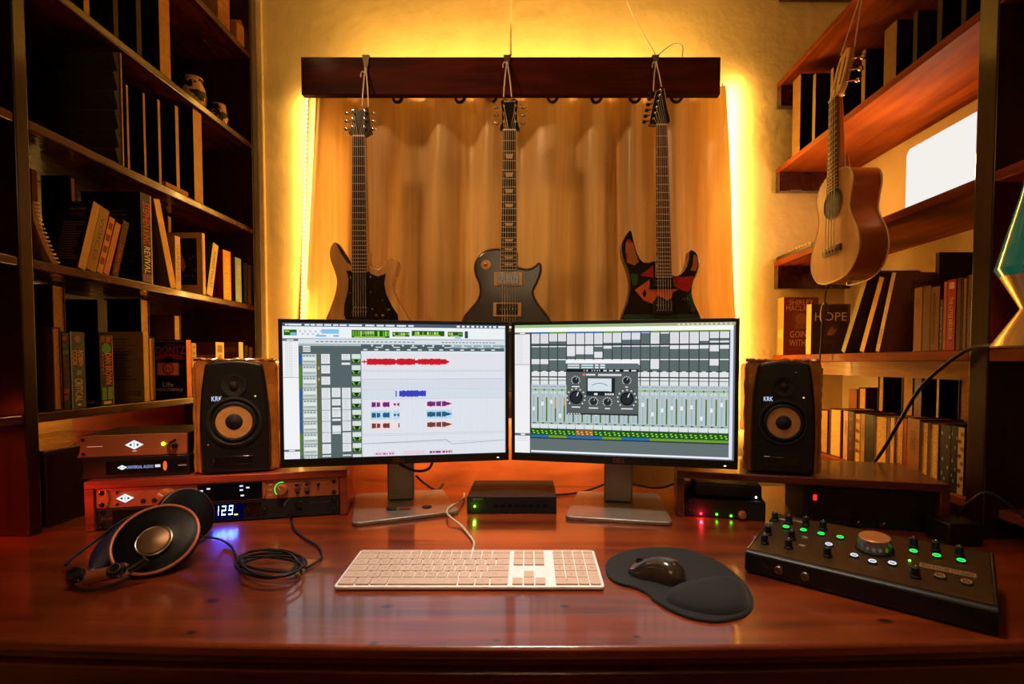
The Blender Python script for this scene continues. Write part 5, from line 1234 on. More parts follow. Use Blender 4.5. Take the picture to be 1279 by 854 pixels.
def drawC(t, L):
    g = G(); E_ = -.0003
    def pol(pts, c, k=1): g.col(c); g.add([L(760 + x / 6.57, 270 + y / 6.57, E_ * k) for x, y in pts], [tuple(range(len(pts)))])
    TAN, RED, GR, OR, BK = (176, 104, 52), (176, 34, 30), (24, 84, 52), (214, 100, 48), (14, 16, 16)
    pol([(140, 215), (165, 200), (205, 225), (222, 300), (250, 370), (215, 405), (152, 380), (140, 300)], TAN)
    pol([(150, 195), (170, 185), (200, 215), (165, 225)], RED, 2); pol([(140, 300), (160, 302), (156, 358), (146, 350)], RED, 2)
    pol([(262, 485), (368, 400), (372, 505)], RED); pol([(525, 500), (610, 500), (700, 488), (690, 560), (655, 622), (590, 602), (525, 565)], RED)
    pol([(178, 470), (240, 475), (235, 560), (196, 570)], GR); pol([(650, 640), (675, 620), (700, 720), (690, 770), (650, 720)], GR)
    pol([(215, 605), (330, 525), (370, 600), (575, 598), (527, 626), (520, 668), (480, 690), (440, 665), (400, 650), (365, 718), (290, 690)], OR)
    pol([(278, 632), (297, 598), (312, 636), (295, 670)], BK, 2)
    pol([(700, 310), (730, 330), (732, 400), (718, 448), (672, 446), (690, 400)], TAN); pol([(695, 385), (732, 380), (725, 420), (685, 415)], (196, 80, 40), 2)
    pol([(130, 805), (745, 805), (760, 850), (120, 850)], (30, 70, 58)); pol([(330, 600), (345, 520), (372, 512), (372, 600)], BK, 2)  # the low green band is a sheen painted onto the body
    g.build('pattern_and_sheen', 'gpaint', t, smooth=False)
    pick(t, L, 811, 841, 348, 360.5, 'gloss', 'matte'); 
    for y in (351, 357):
        for i in range(6):
            g = G(); g.ell(L(819 + 3.6 * i, y, -.0108), (.0018, .001, .0018), 8, 6); g.build('pole_piece', 'chrome', t)
    pick(t, L, 815, 840, 376, 394, 'black', 'matte', fr=1.5)
    for y in (381.5, 388):
        for i in range(6):
            g = G(); g.ell(L(819.5 + 3.6 * i, y, -.0105), (.0022, .0016, .0022), 8, 6); g.build('saddle', 'chrome', t)
    for x, y in ((855.5, 374.5), (864, 388)):
        g = G(); p = L(x, y, -.0003); g.lathe([(.0085, 0), (.008, .009), (.006, .0105), (0, .0105)], 20, p, (0, -1, 0)); k = g.build('control_knob', 'gloss', t)
        g = G(); g.ring(p + V((0, -.0105, 0)), (0, 1, 0), .005, .0009, 18, 6); g.build('knob_ring', 'steel', k)
    g = G(); o = [L(866.5, 314, .004), L(871, 319, .004), L(873, 327, .004), L(872.5, 335, .004), L(868, 347, .004)]; g.tube(spline(o, 5, False), .0028, 7); g.build('horn_edge', mat('cream_horn_edge', (226, 190, 140), .3), t)
    g = G(); o = [L(*p) for p in headC]; g.tube([V((p.x, -.0036 + max(0, p.z - L(0, 157).z) * .12, p.z)) for p in o], .0011, 6, True); g.build('headstock_binding', mat('cream_binding', (200, 170, 130), .4), t)
bodyC = [(788, 288), (783, 292), (778.6, 300), (776.6, 309.6), (779, 323), (785, 338.5), (787.6, 355), (785, 373.5), (778, 393), (770, 424), (771, 460), (790, 482), (828, 489), (866, 481), (884, 456), (884, 424), (875, 396), (867, 378), (863.8, 364), (866.5, 349), (871.6, 335), (872, 321), (867.5, 314), (862, 313), (860, 325), (855, 338), (846, 344.6), (839, 341.5), (838, 326), (818.5, 326), (809, 328), (801.5, 325.6), (795, 314), (791.5, 301)]
headC = [(818.7, 157.2), (810, 156.2), (814, 138), (820.5, 110.5), (827, 112), (830.5, 108), (833.5, 130), (837.5, 152.5), (832.3, 156)]
guitar('dark pointed-horn electric guitar painted with red, orange and green patches, third from the left', bodyC, 'gloss', (825.5, 157), (828.4, 346.5), 24, headC, 'gloss', drawC, 'edge', nutw=6.8, endw=9.8, bridge_y=(388, .2), tun='6', fcol=(86, 34, 20))

# hooks and cord loops holding the guitars
for k, (px, top, ends, lab) in enumerate(((457, 77, ((452.5, 133), (460, 133)), 'cord loop and hook holding the honey-brown guitar'), (633.5, 70, ((629, 121), (639, 121)), 'cord loop and hook holding the charcoal guitar'), (819, 70, ((816, 114), (826, 108)), 'cord loop and hook holding the painted guitar'))):
    hk = P(px, top, y=YBD - .004); t = thing('hanging_hook', lab, 'hook', hk)
    g = G(); w_ = .012; zt0 = zt - hk.z
    g.hull8([V((-.005, -.002, -.03)), V((.005, -.002, -.03)), V((.005, .0025, -.03)), V((-.005, .0025, -.03)), V((-w_, -.002, zt0 + .003)), V((w_, -.002, zt0 + .003)), V((w_, .0025, zt0 + .003)), V((-w_, .0025, zt0 + .003))])
    g.bx(-w_, w_, -.002, .03, zt0 + .0012, zt0 + .0035); g.build('hook_plate', mat('olive_brass', (96, 76, 44), .5, .4), t)
    g = G(); e0, e1 = [P(x, y, y=YG + .012) - hk for x, y in ends]; a = V((0, -.005, -.028))
    pts = spline([e0, a.lerp(e0, .5) + V((-.002, 0, 0)), a + V((-.0015, 0, 0)), a + V((0, -.002, .006)), a + V((.0015, 0, 0)), a.lerp(e1, .5) + V((.002, 0, 0)), e1], 6, False)
    g.tube(pts, .0022, 7); g.build('cord_loop', 'cord', t)
    g = G(); kz = a + V((0, -.003, -.004 - .012 * (k == 0))); g.ell(kz, (.005, .004, .007), 12, 8); g.tube(spline([kz, kz + V((-.008, -.003, .006)), kz + V((-.013, -.003, .0)), kz + V((-.014, -.003, -.012))], 4, False), .0018, 6); g.build('knot', 'cord', t)

# loose wires above the board
for lab, pts, r_ in (('pale cable running up the wall above the charcoal guitar', [(638, 69, 1.74), (638, 40, 1.9), (638.5, 0, 1.9), (638.5, -60, 1.9)], .004),
                     ('thin yellow wire slanting up the wall above the painted guitar', [(819, 69, 1.73), (808, 50, 1.85), (795, 28, 1.9), (783, 0, 1.9), (770, -40, 1.9)], .0022),
                     ('thin yellow wire curling up and over the board beside the painted guitar', [(821, 70, 1.735), (830, 62, 1.735), (840, 55.5, 1.735), (849, 55, 1.735), (853, 60, 1.735), (852, 70.5, 1.735)], .0018)):
    g = G(); g.tube(spline([P(x, y, y=d) for x, y, d in pts], 6, False), r_, 7); tag(g.build('wall_cable', 'cord'), lab, 'cable')

# ------------------------------------------------------------------ ukulele on the right bookcase
XU = XR - .098
def ul(px, py, x=XU): return P(px, py, x=x)
bb = ul(1050, 349); bt = ul(1053, 206)
cy = (ul(1018, 320).y + ul(1086, 300).y) / 2
t = thing('ukulele', 'natural wood ukulele with round soundhole hung by string from the right bookcase', 'ukulele', (XU, cy, bb.z), -PI / 2)
t.rotation_euler = (math.radians(-1.5), math.radians(-3.6), -PI / 2); t.location.y += .03
BL = bt.z - bb.z; s_ = BL / .31
half = [(0, 0), (.04, .002), (.078, .016), (.105, .048), (.112, .082), (.103, .12), (.083, .154), (.072, .18), (.071, .2), (.077, .225), (.084, .25), (.082, .274), (.066, .296), (.036, .308), (0, .31)]
sp = spline([V((x * s_, 0, z * s_)) for x, z in half] , 5, False)
out = sp + [V((-p.x, 0, p.z)) for p in reversed(sp[1:-1])]
D_ = .078
g = G(); g.prism(out, lambda p: V((p.x, .0032, p.z)), lambda p: V((p.x, D_, p.z))); side = g.build('body', 'mahog', t, bevel=.004)
g = G(); g.prism(out, lambda p: V((p.x, 0, p.z)), lambda p: V((p.x, .003, p.z))); g.build('soundboard', 'spruce', t, bevel=.001)
for y in (.0015, D_ - .001):
    g = G(); g.tube([V((p.x * 1.002, y, p.z)) for p in out], .0022, 6, True); g.build('binding', mat('cream_uke_binding', (226, 186, 124), .4), t)
hz = .222 * s_
g = G(); g.lathe([(.041 * s_, 0), (.041 * s_, .0006), (0, .0006)], 40, (0, -.0002, hz), (0, -1, 0)); g.build('soundhole', 'matte', t)
g = G(); g.ring((0, -.0004, hz), (0, 1, 0), .0435 * s_, .0016, 40, 6); g.build('rosette', mat('uke_rosette', (150, 92, 44), .5), t)
bz = .088 * s_
g = G(); g.bx(-.042 * s_, .042 * s_, -.007, -.0002, bz - .009, bz + .009); bg = g.build('bridge', mat('dark_uke_bridge', (70, 38, 20), .45), t, bevel=.002)
g = G(); g.bx(-.030 * s_, .030 * s_, -.0095, -.0072, bz + .001, bz + .0035); g.build('saddle', mat('cream_saddle', (226, 200, 160), .4), bg)
for k in range(4):
    g = G(); x = (-.021 + .014 * k) * s_; g.tube([(x, -.0078, bz - .010), (x, -.0095, bz - .002), (x + .002, -.0078, bz + .008)], .0014, 6); g.build('string_tie', 'cord', bg)
nz0 = BL - .004; NL = .262 * s_
FB0 = hz + .038 * s_
g = G(); g.hull8([V((-.022, .002, nz0)), V((.022, .002, nz0)), V((.020, .024, nz0)), V((-.020, .024, nz0)), V((-.0175, .002, nz0 + NL - .045)), V((.0175, .002, nz0 + NL - .045)), V((.015, .016, nz0 + NL - .045)), V((-.015, .016, nz0 + NL - .045))]); g.build('neck', 'mahog', t, bevel=.003)
g = G(); g.prism([(0, nz0 - .05), (.0, nz0)], lambda p: V((0, 0, 0)), lambda p: V((0, 0, 0))) if False else None
g = G(); g.hull8([V((-.02, D_ - .04, nz0 + .0)), V((.02, D_ - .04, nz0)), V((.02, .004, nz0)), V((-.02, .004, nz0)), V((-.018, .03, nz0 + .05)), V((.018, .03, nz0 + .05)), V((.018, .004, nz0 + .05)), V((-.018, .004, nz0 + .05))]); g.build('neck_heel', 'mahog', t, bevel=.003)
ztop = nz0 + NL - .045
g = G(); g.col((120, 72, 36)); g.hull8([V((-.0235, .0015, FB0)), V((.0235, .0015, FB0)), V((.0235, -.004, FB0)), V((-.0235, -.004, FB0)), V((-.018, .0015, ztop)), V((.018, .0015, ztop)), V((.018, -.004, ztop)), V((-.018, -.004, ztop))])
for k in range(19):
    q = (1 - 2 ** (-k / 12)) / (1 - 2 ** (-18 / 12)); z = ztop + (FB0 - ztop) * q; w_ = .018 + .0055 * q
    g.col((236, 206, 150)); g.bx(-w_, w_, -.005, -.004, z - .0012, z + .0012)
g.build('fretboard', 'paint', t)
g = G(); g.bx(-.0185, .0185, -.0065, .002, ztop, ztop + .004); g.build('nut', mat('cream_nut', (230, 206, 166), .4), t)
for k in range(4):
    x0, x1 = (-.021 + .014 * k) * s_, -.0125 + .0083 * k
    g = G(); g.tube([(x0, -.0095, bz + .002), (x1, -.0062, ztop + .003), (x1 * .9, .002, ztop + .03 + .025 * (k % 2))], .0011, 6); g.build('string', 'string', t)
hd0, hd1 = ztop + .0045, ztop + .15
g = G()
def hq(x, z, d): return V((x, d + (z - hd0) * .22, z))
ho = [(-.018, hd0), (-.027, hd0 + .02), (-.029, hd0 + .1), (-.022, hd0 + .13), (-.012, hd0 + .135), (0, hd1), (.012, hd0 + .135), (.022, hd0 + .13), (.029, hd0 + .1), (.027, hd0 + .02), (.018, hd0)]
g.prism(ho, lambda p: hq(p[0], p[1], .0), lambda p: hq(p[0], p[1], .016)); hd = g.build('headstock', 'spruce', t, bevel=.002)
for sx in (-1, 1):
    g = G(); z0_, z1_ = hd0 + .03, hd0 + .11; a, b = sx * .008, sx * .015
    g.add([hq(a, z0_, -.0004), hq(b, z0_, -.0004), hq(b, z1_, -.0004), hq(a, z1_, -.0004)], [(0, 1, 2, 3)]); g.build('slot', 'matte', hd, smooth=False)
    for k in range(3 if sx > 0 else 2):
        z = hd0 + .03 + .032 * k
        g = G(); a = hq(sx * .028, z, .008); b = a + V((sx * .006, .022, 0)); g.tube([a, b], .0022, 8); g.build('tuner_shaft', 'chrome', t)
        g = G(); g.ell(b + V((0, .007, 0)), (.0085, .0075, .0065), 14, 8); g.build('tuner_button', 'chrome', t)
g = G(); g.bx(-.002, .035, D_ * .52, D_ * .86, -.0025, .003) if False else None
g = G(M_ := Matrix.Translation((.050 * s_, D_ * .55, .0115)) @ Matrix.Rotation(-math.radians(27), 4, 'Y')); g.bx(-.02, .02, -.014, .014, -.006, -.0008); g.build('preamp_panel', 'gloss', t, bevel=.001)
for k in (0, 1):
    g = G(M_); g.ell((.004 + .008 * k, 0, -.0065), (.002, .002, .0015), 8, 6); g.build('preamp_light', 'chrome', t)
g = G(); g.lathe([(.004, 0), (.004, .003), (.007, .006), (.006, .010), (0, .011)], 16, (.018, D_ * .45, -.0005), (0, 0, -1)); g.build('strap_pin', 'chrome', t)
bpy.context.view_layer.update()
e0 = t.matrix_world @ hq(-.012, hd0 + .13, -.004); e1 = t.matrix_world @ hq(.012, hd0 + .13, .018)
# string loop over the upper shelf edge
tq = P(1062, 3, x=XR); tq.z = ZA
t2 = thing('hanging_hook', 'pale string loop over the shelf edge holding the ukulele', 'hook', tq)
yq = (e0.y + e1.y) / 2
g = G(); a = V((XR - .003, yq, ZA + .002)) - tq
g.tube(spline([e0 - tq, (e0 - tq).lerp(a, .6), a + V((-.001, .006, -.01)), a + V((0, .003, .0035)), a + V((.03, 0, .0035))], 5, False), .0018, 6)
g.tube(spline([e1 - tq, (e1 - tq).lerp(a, .6), a + V((-.001, -.006, -.01)), a + V((0, -.003, .0035)), a + V((.03, 0, .0035))], 5, False), .0018, 6); g.build('string_loop', 'cord', t2)
g = G(); g.bx(-.0045, -.0008, yq - tq.y - .02, yq - tq.y + .02, -.012, .006); g.bx(-.0045, .03, yq - tq.y - .02, yq - tq.y + .02, .0012, .006); g.build('edge_pad', mat('pale_yellow_pad', (224, 190, 90), .6), t2, bevel=.001)

# ------------------------------------------------------------------ books
def book(label, loc_, rz, t, h, w, cover, spine, lean=0., pages_out=False, draw=None, cdraw=None, side='L', group=None, page=(206, 160, 92), name='book', cat='book'):
    b = thing(name, label, cat, loc_, 0, group)
    b.rotation_euler = (0, lean, rz)
    b.location.z += abs(math.sin(lean)) * (t if lean > 0 else 0) + .0006
    c = min(.0022, t * .16); g = G(); g.col(cover)
    ys = (0, w)
    g.bx(0, c, 0, w, 0, h); g.bx(t - c, t, 0, w, 0, h)
    g.col(spine if not pages_out else cover)
    if not pages_out: g.bx(c + .00005, t - c - .00005, 0, c, 0, h)
    else: g.bx(c + .00005, t - c - .00005, w - c, w, 0, h)
    if not pages_out and spine != cover:
        g.col(spine); g.bx(-.00015, t + .00015, -.0003, -.00005, 0, h)
    if draw: draw(Surf(g, (0, -.0004, h), (t, 0, 0), (0, 0, -h)))
    if cdraw:
        if side == 'L': cdraw(Surf(g, (-.0002, w, h), (0, -w, 0), (0, 0, -h)))
        else: cdraw(Surf(g, (t + .0002, 0, h), (0, w, 0), (0, 0, -h)))
    g.build('cover', 'paint', b, smooth=False)
    g = G(); g.col(page); i_ = .003 if not pages_out else .0025
    y0, y1 = (c + .0002, w - .003) if not pages_out else (i_, w - c - .0002)
    g.bx(c + .0001, t - c - .0001, y0, y1, .002, h - .003); g.build('page_block', 'page', b, smooth=False)
    return b
TOPZ = {Z4: Z3 - TS, Z3: Z2 - TS, Z2: Z1 - TS, Z1: Z0 - TS}
TOPR = {ZB: ZA - .02, ZD: ZC - .022, ZE: ZD - .024}
def lb(label, xl, xr, ytop, z, w, cover, spine, xt=None, inset=.01, **k):
    X = XL - inset; ym = 330
    y0, y1 = P(xl, ym, x=X).y, P(xr, ym, x=X).y; zt_ = min(P((xl + xr) / 2, ytop, x=X).z, TOPZ[z] - .004)
    h = zt_ - z; lean = 0.
    if xt is not None: dy = P(xt, ym, x=X).y - y0; lean = math.atan2(dy, h); h = math.hypot(h, dy) - abs(math.sin(lean)) * (y1 - y0)
    t = (y1 - y0) * math.cos(lean) - .0008
    return book(label, (X, y0 + .0004, z), PI / 2, t, h - .0012, w, cover, spine, lean, side='L', **k)
def rb(label, xl, xr, ytop, z, w, cover, spine, xt=None, inset=.006, **k):
    X = XR + inset; ym = 420
    y0, y1 = P(xl, ym, x=X).y, P(xr, ym, x=X).y; zt_ = min(P((xl + xr) / 2, ytop, x=X).z, TOPR[z] - .003)
    h = zt_ - z; lean = 0.
    if xt is not None: dy = y0 - P(xt, ym, x=X).y; lean = math.atan2(dy, h); h = math.hypot(h, dy) - abs(math.sin(lean)) * (y0 - y1)
    t = (y0 - y1) * math.cos(lean) - .0008
    return book(label, (X, y0 - .0004, z), -PI / 2, t, h - .0012, w, cover, spine, lean, side='R', **k)
def lines(c, n=9, u0=.12, u1=.85, v0=.3, v1=.85, seed=1):
    def f(s):
        r = random.Random(seed)
        for i in range(n):
            v = v0 + (v1 - v0) * i / n; s.rect(u0, v, u0 + (u1 - u0) * r.uniform(.6, 1), v + (v1 - v0) / n * .35, c)
    return f
def stxt(txt, c, u=.5, v=.5, h=.5, w=.7, extra=()):
    def f(s):
        s.text(txt, u, v, h, c, 2, w, True)
        for e in extra:
            if e[0] == 'r': s.rect(*e[1:])
            elif e[0] == 'd': s.disc(*e[1:])
            else: s.text(e[1], e[2], e[3], e[4], e[5], 3, e[6], True)
    return f
def both(*fs):
    def f(s):
        for q in fs: q(s)
    return f
G3, G4 = 'books along the middle shelf of the left bookcase', 'books along the lowest shelf of the left bookcase'
K = (24, 18, 14)
# middle shelf of the left bookcase
lb('black hardcover with lines of back-cover text leaning right beside the spiral notebook', 97, 107, 245, Z3, .085, (26, 20, 18), (206, 166, 96), xt=120, group=G3,
   cdraw=both(lines((120, 92, 60), 16, .3, .92, .32, .9, 2), lambda s: (s.text('A NOVEL OF THE NIGHT', .62, .12, .03, (190, 150, 120), 2, .5), s.text('New and Noted', .6, .2, .035, (170, 60, 40), 2, .36))))
lb('olive-yellow hardcover leaning against the black text-covered book', 107.5, 120, 252, Z3, .085, (120, 96, 40), (168, 134, 66), xt=129, group=G3, draw=stxt('VOICES', (120, 92, 44), h=.4))
lb('tan paperback with red squares down its leaning spine', 120.5, 128, 265, Z3, .085, (150, 70, 30), (214, 146, 74), xt=139.5, group=G3,
   draw=lambda s: [s.rect(.15, .1 + .21 * i, .85, .22 + .21 * i, (150, 60, 34)) for i in range(4)])
lb('plain orange-tan paperback leaning beside the red-squared spine', 128.5, 136, 272, Z3, .085, (110, 60, 26), (208, 132, 58), xt=147, group=G3)
lb('dark red book with small red lettering, upright beside the leaning paperbacks', 139, 147, 270, Z3, .085, (50, 14, 12), (78, 18, 16), xt=156.5, group=G3, draw=stxt('CELEBRATION', (196, 50, 40), .5, .68, .5, .5))
lb('thick black hardcover with REVIVAL lettered down its spine', 177, 190.5, 243, Z3, .16, (18, 15, 14), (22, 16, 18), group=G3,
   draw=stxt('STEPHEN KING', (206, 30, 36), .5, .33, .62, .46, (('t', 'REVIVAL', .5, .74, .55, (226, 214, 200), .30), ('r', .08, .9, .92, .985, (120, 84, 90)), ('r', .9, 0, 1, 1, (200, 180, 150)))), cdraw=lines((96, 74, 46), 15, .2, .9, .2, .9, 3))
lb('golden-edged hardcover leaning left against the tall REVIVAL hardcover', 212.5, 220, 256, Z3, .14, (120, 86, 40), (222, 172, 88), xt=193, group=G3, cdraw=lines((90, 60, 28), 6, .3, .9, .5, .9, 4))
lb('cream-coloured book standing in front of the photo frame', 219, 225.5, 295, Z3, .07, (176, 142, 84), (226, 190, 120), group=G3, draw=stxt('GARDENS', (170, 130, 80)))
lb('pale green-cream book leaning right beside the photo frame', 257, 264.5, 300, Z3, .13, (30, 44, 30), (206, 186, 116), xt=267, group=G3, draw=stxt('FOREST WALKS', (110, 96, 50), h=.4), cdraw=lines((70, 80, 50), 6, .1, .9, .1, .8, 5))
lb('orange-spined book with red cover on the middle shelf', 278.5, 288, 313, Z3, .12, (168, 34, 22), (246, 160, 50), group=G3, draw=stxt('SUN DAYS', (250, 206, 110)), cdraw=lines((220, 120, 70), 4, .2, .8, .3, .8, 6))
lb('book with pale teal spine beside the orange-spined book', 293.5, 301, 322, Z3, .12, (90, 56, 30), (150, 176, 150), group=G3, draw=stxt('TIDES', (206, 206, 170), v=.3, w=.3))
lb('thin black book near the far end of the middle shelf', 304, 308.5, 328, Z3, .12, K, (34, 30, 30), group=G3)
lb('narrow dark brown book last in the row on the middle shelf', 309, 313, 331, Z3, .12, (44, 22, 14), (60, 36, 28), group=G3)
lb('dark brown book with bright page edge behind the black text-covered book', 91, 99, 222, Z3, .074, (40, 22, 16), (40, 22, 16), inset=.10, pages_out=True, group=G3)
lb('narrow tan book behind the spiral notebook at the near end of the shelf', 43, 50, 213, Z3, .06, (120, 70, 34), (150, 92, 46), inset=.13, group=G3)
lb('pale slip of a book standing behind the photo frame', 211, 215, 271, Z3, .06, (120, 86, 44), (216, 170, 96), inset=.14, group=G3)
# lowest shelf of the left bookcase, back row then front row
lb('tall brown book with golden page edges, back row at the near end', 64, 80, 354, Z4, .11, (84, 42, 20), (84, 42, 20), inset=.125, pages_out=True, group=G4)
lb('black book standing in the back row between two golden page blocks', 120, 132, 374, Z4, .11, K, (26, 22, 20), inset=.125, group=G4)
lb('black-covered book with tan page edges in the back row behind the barcode cover', 174, 185, 362, Z4, .11, (30, 20, 16), (30, 20, 16), inset=.125, pages_out=True, group=G4)
lb('short brown book with tan page edges in the back row behind the Life Expectancy cover', 216, 224, 393, Z4, .10, (120, 70, 34), (120, 70, 34), inset=.11, pages_out=True, group=G4)
lb('brown book showing golden pages, first in the front row by the dark upright', 62.5, 73, 408, Z4, .11, (88, 44, 20), (88, 44, 20), pages_out=True, group=G4, page=(220, 160, 80))
def multi(s):
    r = random.Random(4)
    for i in range(11): s.rect(.1 * r.random(), .05 + .085 * i, .6 + .4 * r.random(), .11 + .085 * i, r.choice([(30, 96, 60), (190, 110, 40), (60, 30, 24), (140, 50, 30), (24, 40, 34)]))
lb('narrow book with multicoloured spine left of the CRITICAL paperback', 74, 82.5, 415, Z4, .11, (30, 24, 22), (40, 30, 26), group=G4, draw=multi)
lb('grey-blue paperback with CRITICAL lettered down its spine', 84, 102.5, 414, Z4, .11, (40, 40, 44), (74, 88, 96), group=G4,
   draw=lambda s: (s.text('ROBIN', .70, .34, .34, (226, 170, 70), 2, .2, True), s.text('COOK', .28, .34, .34, (226, 170, 70), 2, .2, True), s.text('CRITICAL', .5, .76, .5, (226, 200, 140), 2, .3, True), s.disc(.5, .09, .2, (150, 110, 80)), s.rect(.4, .5, .7, .56, (120, 150, 90)), s.rect(.02, 0, .08, 1, (160, 170, 176)), s.rect(.4, .94, .62, .965, (230, 210, 150))))
lb('black paperback with orange author name and green disc on its spine', 121, 137.5, 418, Z4, .11, (18, 15, 14), (30, 20, 18), group=G4,
   draw=lambda s: (s.disc(.5, .19, .36, (70, 140, 50)), s.text('DAN BROWN', .62, .48, .5, (226, 126, 50), 2, .44, True), s.text('POINT', .2, .42, .16, (190, 90, 40), 2, .3, True), s.rect(.1, .74, .45, .92, (84, 150, 60)), s.rect(.55, .74, .9, .92, (96, 160, 64)), s.rect(.2, .94, .8, .98, (226, 190, 130)), s.rect(.1, .02, .4, .1, (130, 40, 40)), s.rect(.5, .02, .85, .1, (150, 50, 50)), s.rect(.95, 0, 1, 1, (190, 160, 120))), cdraw=lambda s: s.rect(.6, .93, .85, .97, (170, 120, 60)))
def barcode(s):
    r = random.Random(8); lines((104, 74, 38), 14, .1, .85, .1, .72, 7)(s); s.rect(.55, .82, .95, .96, (176, 136, 76))
    for i in range(22): s.rect(.58 + .016 * i, .84, .58 + .016 * i + r.choice([.004, .008, .011]), .93, (60, 42, 24), 2)
lb('golden-brown paperback showing its back cover with text and a barcode', 176, 182.5, 414, Z4, .11, (158, 118, 60), (228, 186, 100), group=G4, cdraw=barcode)
lb('paperback with bright yellow page edges left of the Life Expectancy cover', 183.5, 190, 421, Z4, .10, (150, 110, 50), (150, 110, 50), pages_out=True, group=G4, page=(240, 190, 84))
def koontz(s):
    s.text('NEW YORK TIMES BESTSELLER', .5, .03, .018, (190, 170, 150), 2, .9); s.text('DEAN', .55, .085, .035, (176, 70, 90), 2, .3)
    s.text('KOONTZ', .47, .18, .13, (206, 72, 88), 2, 1.0)
    s.poly([(.02, .33), (.22, .26), (.46, .24), (.5, .27), (.4, .32), (.2, .345)], (176, 30, 40)); s.poly([(.98, .33), (.78, .26), (.54, .24), (.5, .27), (.6, .32), (.8, .345)], (176, 30, 40))
    s.rect(.16, .4, .78, .62, (226, 130, 40)); s.rect(.2, .42, .74, .6, (240, 166, 60), 2); s.disc(.47, .5, .17, (206, 60, 30), 3); s.disc(.47, .5, .11, (240, 170, 60), 4); s.disc(.47, .5, .07, (170, 30, 24), 5)
    s.poly([(.47, .43), (.5, .5), (.47, .57), (.44, .5)], (240, 200, 120), 6)
    s.rect(.02, .47, .12, .476, (150, 120, 90)); s.rect(.84, .47, .96, .476, (150, 120, 90))
    s.text('Life', .46, .78, .08, (236, 214, 180), 2, .3); s.text('Expectancy', .46, .87, .09, (236, 214, 180), 2, .86); s.rect(.05, .945, .9, .955, (110, 70, 60))
lb('dark paperback showing its Life Expectancy front cover with a red emblem', 230, 236, 424, Z4, .108, (20, 18, 26), (238, 136, 92), group=G4, cdraw=koontz)
lb('paperback with cream patterned spine right of the Life Expectancy cover', 236.6, 242.5, 428, Z4, .10, (160, 120, 70), (216, 186, 116), group=G4, draw=lambda s: [s.rect(.2, .05 + .12 * i, .8, .1 + .12 * i, (176, 140, 76)) for i in range(8)])
lb('paperback with cream spine and faded green-red cover behind the left speaker', 267, 277.5, 427, Z4, .10, (112, 84, 50), (222, 190, 124), group=G4, draw=lambda s: (s.rect(.2, .06, .8, .2, (150, 110, 60)), s.disc(.5, .3, .25, (160, 120, 60))), cdraw=lambda s: (s.rect(0, 0, 1, .25, (84, 40, 24)), s.rect(0, .25, 1, .27, (170, 130, 80)), s.disc(.5, .6, .3, (110, 110, 56))))
lb('paperback with pale spine and brown-red cover, second above the left speaker', 296, 301.5, 427, Z4, .10, (112, 60, 32), (220, 190, 130), group=G4, cdraw=lambda s: (s.rect(.1, .1, .9, .2, (150, 84, 44)), s.rect(.1, .3, .9, .38, (84, 40, 24)), s.rect(0, .5, 1, .62, (140, 90, 56))))
lb('small dark book beyond the brown-red paperback above the left speaker', 303, 307.5, 431, Z4, .10, (40, 26, 16), (62, 52, 40), group=G4)
lb('last small brown book at the far end of the lowest shelf', 309, 313, 433, Z4, .10, (112, 60, 30), (92, 52, 30), group=G4)

# upper left shelves: thin black folders with tan spines
GF = 'thin black folders on the upper shelves of the left bookcase'
for xl, xr, yt, lab in ((163, 165.6, 110, 'first thin black folder after the ribbed foam panel'), (183.5, 186.2, 120, 'second thin black folder after the ribbed foam panel'), (201.5, 204.6, 128, 'third thin black folder after the ribbed foam panel'), (223, 227, 136, 'fourth thin black folder after the ribbed foam panel'), (245, 255.5, 142, 'thick black folder with broad tan spine at the end of its row')):
    lb(lab, xl, xr, yt, Z2, .2, (15, 12, 10), (168, 124, 64), group=GF, name='folder', cat='folder')
for xl, xr, lab in ((114, 121, 'tan-edged volume cut by the top of the photo, near the left upright'), (150, 156, 'dark brown volume high on the left bookcase, third from the broad tan spine'), (178, 184, 'dark brown volume high on the left bookcase, next to the broad tan spine'), (206, 219, 'thick volume with broad tan spine high on the left bookcase')):
    lb(lab, xl, xr, -40, Z1, .2, (16, 12, 10), (176, 128, 66) if xl in (114, 206) else (52, 34, 20), group=GF, name='folder', cat='folder')

# spiral notebook
p0 = P(58, 330, x=XL - .012)
t = thing('spiral_notebook', 'spiral-bound notebook with white coils leaning beside the dark upright', 'notebook', (XL - .012, P(46, 330, x=XL - .012).y, Z3 + .001), PI / 2)
y_, zz = P(72, 325, x=XL - .012), P(38, 236, x=XL - .012)
d = V((y_.y - t.location.y, 0, 0)); H3 = (zz.z - Z3) * .84
cur_ = [V((d.x * (1 - q) ** 1.6 + .002, 0, H3 * q)) for q in [k / 16 for k in range(17)]]
g = G(); vs = []; n = len(cur_)
for p in cur_: vs += [p, p + V((-.014 * 1, 0, 0)), p + V((-.014, .12, 0)), p + V((0, .12, 0))]
vs = [V((max(v.x, -.004 + v.x * .1), v.y, v.z)) for v in vs]
fs = [(3, 2, 1, 0), (4 * n - 4, 4 * n - 3, 4 * n - 2, 4 * n - 1)]
for i in range(n - 1):
    for k in range(4): fs.append((i * 4 + k, i * 4 + (k + 1) % 4, i * 4 + 4 + (k + 1) % 4, i * 4 + 4 + k))
g.col((176, 124, 62)); g.add(vs, fs); g.build('page_block', 'page', t, ang=60)
g = G()
for i in range(15):
    q = (i + .6) / 15 * 16; k = int(q); p = cur_[k].lerp(cur_[min(k + 1, 16)], q - k); g.ring(p + V((.001, .002, 0)), (0, .15, 1), .0055, .0011, 14, 6)
o = g.build('coil', 'alu', t)

